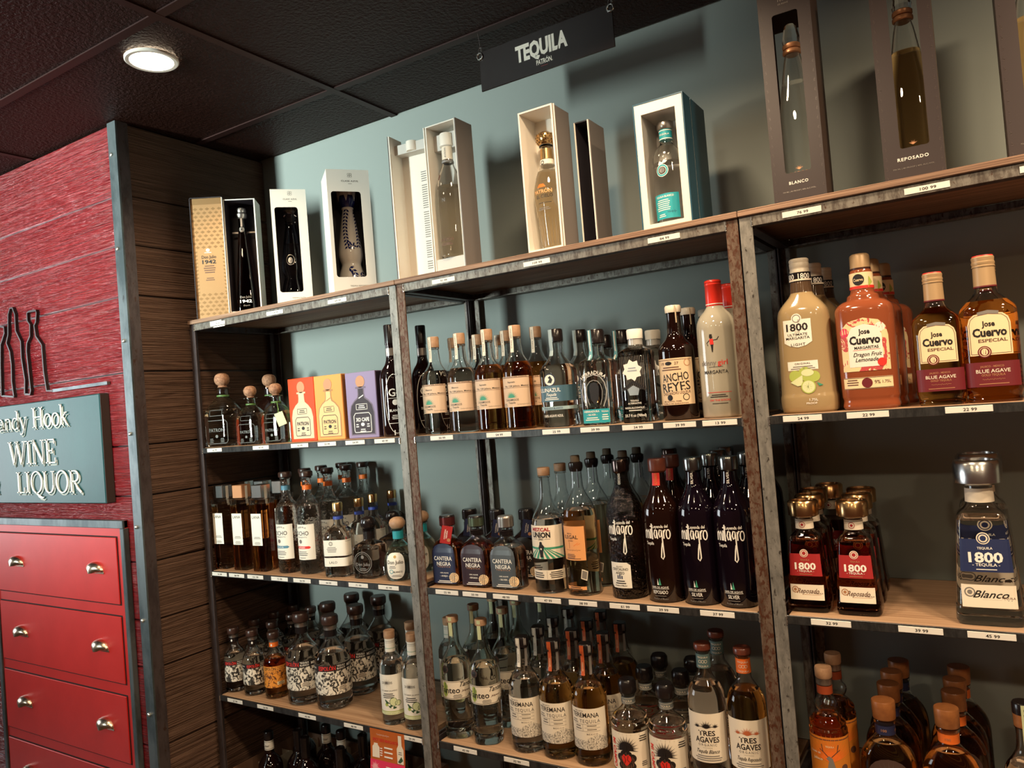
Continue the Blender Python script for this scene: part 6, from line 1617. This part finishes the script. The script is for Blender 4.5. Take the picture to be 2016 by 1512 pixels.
# ------------------------------------------------------------------ every bottle on the shelves
ROWZ = [None, Z0 - 0.0088, Z0 - 0.4078, Z0 - 0.8088, Z0 - 1.2050]
G = {'squat_l': 'squat corked bottles', 'squat_s': 'squat corked bottles', 'squat_tag': 'squat corked bottles', 'squat_dark': 'squat corked bottles', 'black_tall': 'tall black bottles with white print', 'decanter_clear': 'square decanters with block caps', 'decanter_pale': 'square decanters with block caps', 'decanter_amber': 'square decanters with block caps',
     'hammered_blue': 'hammered glass bottles', 'hammered_orange': 'hammered glass bottles', 'wrap_label': 'gold stopper bottles with blue neck bands', 'roundel': 'roundel bottles with round black stoppers', 'engraved_s': 'bottles with engraved band labels', 'engraved_amber': 'bottles with engraved band labels', 'engraved_l': 'bottles with engraved band labels', 'cucumber': 'cucumber label bottles',
     'tan_label_clear': 'tan label bottles with wooden stoppers', 'tan_label_amber': 'tan label bottles with wooden stoppers', 'blue_print': 'blue printed bottles', 'horseshoe': 'horseshoe relief bottles', 'star_label': 'star label bottles', 'kraft_label': 'dark bottles with kraft labels', 'red_cap_margarita': 'red capped margaritas',
     'arch_blue': 'arched print bottles', 'arch_plum': 'arched print bottles', 'arch_silver': 'arched print bottles', 'arch_dark': 'arched print bottles', 'green_ray_label': 'green ray label mezcals', 'parchment_label': 'black waxed mezcals', 'scrawl_silver': 'dark bottles with scrawled white names', 'scrawl_reposado': 'dark bottles with scrawled white names', 'scrawl_cut': 'dark bottles with scrawled white names',
     'pepper_label': 'chilli label bottles', 'landscape_clear': 'landscape label bottles', 'landscape_gold': 'landscape label bottles', 'heart_label': 'heart and agave label bottles', 'agaves_white': 'three agave label bottles', 'agaves_orange': 'three agave label bottles', 'lime_margarita': 'lime margaritas', 'red_margarita': 'red margaritas', 'gold_arch_l': 'arched yellow label bottles', 'gold_arch_s': 'arched yellow label bottles',
     'pyramid_amber': 'pyramid bottles with red labels', 'pyramid_clear': 'pyramid bottles with navy labels', 'deer_label': 'deer label bottles', 'wood_stopper_blue': 'wooden stopper bottles', 'wood_stopper_orange': 'wooden stopper bottles', 'white_collar': 'bottles in the wine cases', 'black_capsule': 'bottles in the wine cases', 'wax_top': 'bottles in the wine cases'}
T = '''
squat_l -.842 .075 1 15|big squat corked bottle beside the plank wall on the upper shelf
squat_s -.690 .062 1 15|squat corked bottle between the big squat one and the tagged one
squat_tag -.592 .080 1 15|squat corked bottle with a pale paper tag next to the orange carton
squat_dark -.752 .195 1 15|dark squat corked bottle standing behind the row of clear squat ones
black_tall -.083 .055 1 32|tall black bottle with big white print beside the lilac carton
black_tall -.060 .165 1 32|tall black bottle half hidden behind the first tall black one
decanter_clear -.852 .055 2 6|clear square decanter with silver block cap beside the plank wall
decanter_pale -.757 .055 2 6|golden square decanter with copper block cap, second in the front row
decanter_amber -.664 .055 2 6|amber square decanter with silver block cap, third in the front row
decanter_amber -.878 .165 2 6|square decanter behind the clear one beside the plank wall
decanter_amber -.786 .165 2 6|square decanter behind the one with a copper block cap
decanter_amber -.692 .160 2 6|square decanter behind the amber one with a silver block cap
hammered_blue -.556 .062 2 14|hammered clear bottle with blue neck band and blue label stripe
hammered_orange -.469 .068 2 14|hammered clear bottle with orange neck band, front of its row
hammered_orange -.575 .160 2 14|hammered bottle behind the one with the blue neck band
hammered_orange -.466 .153 2 14|hammered bottle second from the front in the orange band row
hammered_orange -.588 .245 2 14|hammered bottle third back behind the blue neck band one
hammered_orange -.470 .240 2 14|hammered bottle third from the front in the orange band row
hammered_orange -.578 .330 2 14|hammered bottle against the wall behind the blue neck band one
hammered_orange -.482 .330 2 14|hammered bottle against the wall at the back of the orange band row
wrap_label -.342 .064 2 20|square clear bottle with two white wrap labels and a gold stopper in front
wrap_label -.338 .150 2 20|gold stopper bottle second in line behind the white wrap labels
wrap_label -.362 .238 2 20|gold stopper bottle third in line behind the white wrap labels
wrap_label -.357 .324 2 20|gold stopper bottle against the wall, last of its line
roundel -.230 .070 2 8|smoky square bottle with relief roundel and black ball stopper in front
roundel -.228 .176 2 8|smoky square bottle with black ball stopper behind the front roundel one
aqua_oval -.118 .068 2 22|rounded aqua bottle with an oval white label and wooden ball stopper
aqua_oval -.118 .175 2 22|aqua bottle directly behind the one with the wooden ball stopper
engraved_s -.850 .056 3 24|small engraved label bottle beside the plank wall, front row
engraved_s -.760 .058 3 46|small engraved label bottle second from the plank wall, front row
engraved_amber -.668 .066 3 19|amber bottle with an orange engraved label
engraved_l -.546 .075 3 3|large engraved label bottle next to the amber one, front row
engraved_l -.426 .080 3 26|large engraved label bottle at the very front, nearest the price tag 45 99
engraved_l -.430 .195 3 4|large engraved label bottle second in the line with the bare shelf beside it
engraved_l -.432 .305 3 4|large engraved label bottle against the wall in the line beside the bare shelf
engraved_l -.552 .305 3 10|large engraved label bottle against the wall behind the first large one
engraved_l -.549 .192 3 10|large engraved label bottle second in line behind the first large one
engraved_s -.859 .148 3 30|small engraved label bottle second back along the plank wall
engraved_s -.862 .235 3 30|small engraved label bottle third back along the plank wall
engraved_s -.768 .147 3 30|small engraved label bottle second in the second line from the plank wall
engraved_s -.866 .325 3 30|small engraved label bottle in the corner at the back of the lower shelf
engraved_s -.772 .235 3 30|small engraved label bottle third in the second line from the plank wall
engraved_s -.776 .326 3 30|small engraved label bottle against the wall in the second line
cucumber -.170 .058 3 26|slim bottle with cucumber label above the orange promo card
cucumber -.087 .056 3 26|slim bottle with cucumber label beside the rusty double post
cucumber -.164 .142 3 26|slim cucumber label bottle behind the one above the promo card
cucumber -.080 .215 3 26|slim wooden stopper bottle seen past the rusty double post
tan_label_clear .066 .058 1 12|clear tan label bottle beside the rusty post, front row
tan_label_clear .152 .058 1 12|clear tan label bottle second in the front row
tan_label_amber .239 .058 1 12|amber tan label bottle next to the clear tan label ones
tan_label_amber .324 .058 1 12|amber tan label bottle beside the blue printed one
tan_label_clear .066 .148 1 12|wooden stopper bottle behind the first clear tan label one
tan_label_clear .078 .238 1 12|wooden stopper bottle last in line behind the first clear tan label one
tan_label_clear .148 .148 1 12|wooden stopper bottle behind the second clear tan label one
tan_label_amber .162 .238 1 12|wooden stopper bottle last in line behind the second clear tan label one
tan_label_amber .240 .148 1 12|wooden stopper bottle behind the first amber tan label one
tan_label_amber .330 .152 1 12|wooden stopper bottle behind the amber tan label one beside the blue print
blue_print .437 .062 1 4|clear bottle printed with a blue band and moon roundel, in front
blue_print .455 .155 1 4|black stopper bottle behind the one with the blue band and moon
horseshoe .545 .060 1 4|square bottle with a horseshoe relief and turquoise label, in front
horseshoe .482 .240 1 4|horseshoe bottle farther back between the blue print and turquoise label
horseshoe .566 .155 1 4|horseshoe bottle directly behind the one with the turquoise label
star_label .645 .056 1 2|square spirit bottle with a white star label in front
star_label .655 .142 1 2|square spirit bottle behind the white star label one
kraft_label .738 .062 1 2|dark liqueur bottle with a cream engraved label in front
kraft_label .741 .152 1 2|dark liqueur bottle second in line behind the cream engraved label
kraft_label .755 .242 1 2|dark liqueur bottle third in line behind the cream engraved label
red_cap_margarita .832 .062 1 7|cloudy margarita bottle with a red screw cap beside the rusty post
red_cap_margarita .838 .155 1 7|cloudy margarita bottle with red cap standing behind the first
arch_blue .066 .058 2 2|arched indigo print bottle with a red hang tag
arch_plum .160 .058 2 2|arched plum print bottle in the middle of three
arch_silver .252 .058 2 2|clear arched grey print bottle with a pewter cap
arch_dark .068 .160 2 2|dark arched bottle behind the one with the red hang tag
arch_dark .161 .158 2 2|dark arched bottle behind the plum print one
arch_dark .248 .168 2 2|dark arched bottle with navy tag behind the clear grey print one
green_ray_label .374 .060 2 12|mezcal bottle with green ray label and wooden stopper in front
green_ray_label .368 .156 2 12|mezcal bottle with wooden stopper behind the green ray label
parchment_label .464 .060 2 -7|mezcal bottle with peach parchment label and black wax in front
parchment_label .464 .146 2 -7|black waxed mezcal bottle second in line behind the parchment label
parchment_label .468 .232 2 -7|black waxed mezcal bottle third in line behind the parchment label
parchment_label .548 .150 2 -7|black waxed mezcal bottle behind the cut glass dark one
parchment_label .548 .238 2 -7|black waxed mezcal bottle last in line behind the cut glass dark one
scrawl_cut .580 .062 2 0|cut glass dark bottle with white scrawl and a square white label
scrawl_cut .600 .330 2 0|dark bottle with dark cap against the wall behind the cut glass one
scrawl_reposado .672 .056 2 0|brown black bottle with a red wooden cap in front
scrawl_reposado .671 .146 2 0|brown black bottle with a red cap behind the first
scrawl_silver .755 .056 2 0|blue black bottle with white scrawl, second from the rusty post
scrawl_silver .834 .056 2 0|blue black bottle with white scrawl beside the rusty post
scrawl_silver .764 .146 2 0|blue black bottle second in line, behind the one second from the post
scrawl_silver .757 .234 2 0|blue black bottle third in line, behind the one second from the post
scrawl_silver .850 .146 2 0|blue black bottle second in line along the rusty post
scrawl_silver .844 .234 2 0|blue black bottle third in line along the rusty post
scrawl_silver .750 .322 2 0|blue black bottle against the wall, line second from the post
scrawl_silver .838 .322 2 0|blue black bottle against the wall, line along the rusty post
pepper_label .056 .060 3 22|chilli label bottle beside the rusty double post, front row
pepper_label .150 .058 3 22|chilli label bottle above the price tag 43 99, front row
pepper_label .147 .166 3 22|chilli label bottle second in line behind the one above the tag
pepper_label .046 .172 3 22|chilli label bottle second in line beside the rusty double post
pepper_label .046 .270 3 22|chilli label bottle third in line beside the rusty double post
pepper_label .134 .256 3 22|chilli label bottle third in line behind the one above the tag
pepper_label .176 .326 3 22|chilli label bottle against the wall behind the clear landscape label
landscape_clear .268 .064 3 15|clear bottle with landscape label and white strip, front row
landscape_gold .358 .064 3 15|golden landscape label bottle next to the clear one, front row
landscape_gold .448 .064 3 15|golden landscape label bottle beside the heart label, front row
landscape_clear .265 .151 3 15|white strip bottle second in line behind the clear landscape one
landscape_clear .262 .238 3 15|white strip bottle third in line behind the clear landscape one
landscape_clear .264 .325 3 15|white strip bottle against the wall behind the clear landscape one
landscape_gold .364 .153 3 15|orange strip bottle second in line behind the first golden landscape one
landscape_gold .452 .153 3 15|orange strip bottle second in line behind the golden one by the heart
landscape_gold .364 .240 3 15|orange strip bottle third in line behind the first golden landscape one
landscape_gold .364 .326 3 15|orange strip bottle against the wall behind the first golden landscape one
landscape_gold .458 .242 3 15|orange strip bottle third in line behind the golden one by the heart
heart_label .550 .064 3 11|round bottle with heart label beside the golden landscape ones
heart_label .642 .066 3 11|round bottle with heart label beside the three agave label
heart_label .556 .154 3 11|black stopper bottle second in line behind the first heart label
heart_label .647 .156 3 11|black stopper bottle second in line behind the other heart label
heart_label .560 .244 3 11|black stopper bottle third in line behind the first heart label
heart_label .646 .246 3 11|black stopper bottle third in line behind the other heart label
agaves_white .740 .060 3 14|clear bottle with black agave label and grey green neck band
agaves_orange .828 .058 3 14|golden bottle with rust agave label and orange neck band
agaves_white .742 .152 3 14|tall bottle behind the one with the black agave label
lime_margarita 1.010 .072 1 0|cloudy lime margarita jug bottle with cream cap in front
lime_margarita 1.017 .172 1 0|lime margarita bottle second in line behind the front one
lime_margarita 1.022 .270 1 0|lime margarita bottle third in line behind the front one
red_margarita 1.124 .068 1 2|red margarita jug bottle with fruit print label in front
red_margarita 1.130 .166 1 2|red margarita bottle second in line behind the fruit print label
red_margarita 1.142 .264 1 2|red margarita bottle third in line behind the fruit print label
gold_arch_s 1.246 .056 1 1|smaller amber bottle with arched yellow label
gold_arch_l 1.328 .060 1 0|larger amber bottle with arched yellow label and red topped capsule
gold_arch_l 1.330 .150 1 0|amber bottle hidden behind the larger arched yellow label
pyramid_amber .977 .066 2 2|amber pyramid bottle with red label beside the pale post, in front
pyramid_amber 1.070 .066 2 2|amber pyramid bottle with red label beside the bare shelf, in front
pyramid_amber .974 .152 2 2|amber pyramid bottle second in line along the pale post
pyramid_amber .966 .238 2 2|amber pyramid bottle third in line along the pale post
pyramid_amber .986 .320 2 2|amber pyramid bottle against the wall along the pale post
pyramid_amber 1.067 .156 2 2|amber pyramid bottle second in line beside the bare shelf
pyramid_amber 1.064 .246 2 2|amber pyramid bottle third in line beside the bare shelf
pyramid_clear 1.288 .074 2 2|large clear pyramid bottle with a navy label and silver cap in front
pyramid_clear 1.290 .200 2 2|large clear pyramid bottle behind the front navy labelled one
deer_label .990 .056 3 12|amber bottle with an orange deer label
deer_label .994 .142 3 12|amber bottle standing behind the deer label one
wood_stopper_blue 1.094 .068 3 8|dark gold bottle with navy neck band and wooden stopper in front
wood_stopper_blue 1.094 .160 3 8|wooden stopper bottle second in the navy neck band line
wood_stopper_blue 1.093 .233 3 8|wooden stopper bottle third in the navy neck band line
wood_stopper_blue 1.100 .306 3 8|wooden stopper bottle fourth in the navy neck band line
wood_stopper_orange 1.202 .070 3 8|red gold bottle with orange neck band and wooden stopper in front
wood_stopper_orange 1.211 .158 3 8|wooden stopper bottle second in the orange neck band line
wood_stopper_orange 1.211 .226 3 8|wooden stopper bottle third in the orange neck band line
wood_stopper_orange 1.216 .304 3 8|wooden stopper bottle fourth in the orange neck band line
green_strip 1.325 .060 3 0|clear bottle with green paper strip over its stopper, cut by the frame
white_collar -.735 .075 4 20|black topped bottle with white neck label in the case beside the plank wall
black_capsule -.655 .125 4 0|black topped bottle in front of the wine case divider
white_collar -.590 .185 4 30|white collared bottle at the back of the first wine case
black_capsule -.720 .205 4 0|black capsule bottle behind the white collared one by the plank wall
white_collar -.508 .170 4 40|white collared bottle with scribbled label in the second wine case
black_capsule -.590 .095 4 0|black capsule bottle at the near corner of the first wine case
black_capsule -.425 .082 4 0|black capsule bottle low at the front of the second wine case
black_capsule -.423 .178 4 0|shiny black capsule bottle at the back middle of the second wine case
black_capsule -.340 .178 4 0|shiny black capsule bottle behind the orange promo card
wax_top -.245 .130 4 0|orange waxed bottle top showing below the promo card
'''
for row in T.strip().split('\n'):
    a, lb = row.split('|')
    key, x, y, k, rz = a.split()
    cat = 'bottle'
    dz = -0.004 * (1 if key in ('black_capsule', 'white_collar', 'wax_top') and False else 0)
    inst(key, float(x), float(y), ROWZ[int(k)] + dz, lb, cat, G.get(key), float(rz))
bpy.data.scenes.remove(_tmp)
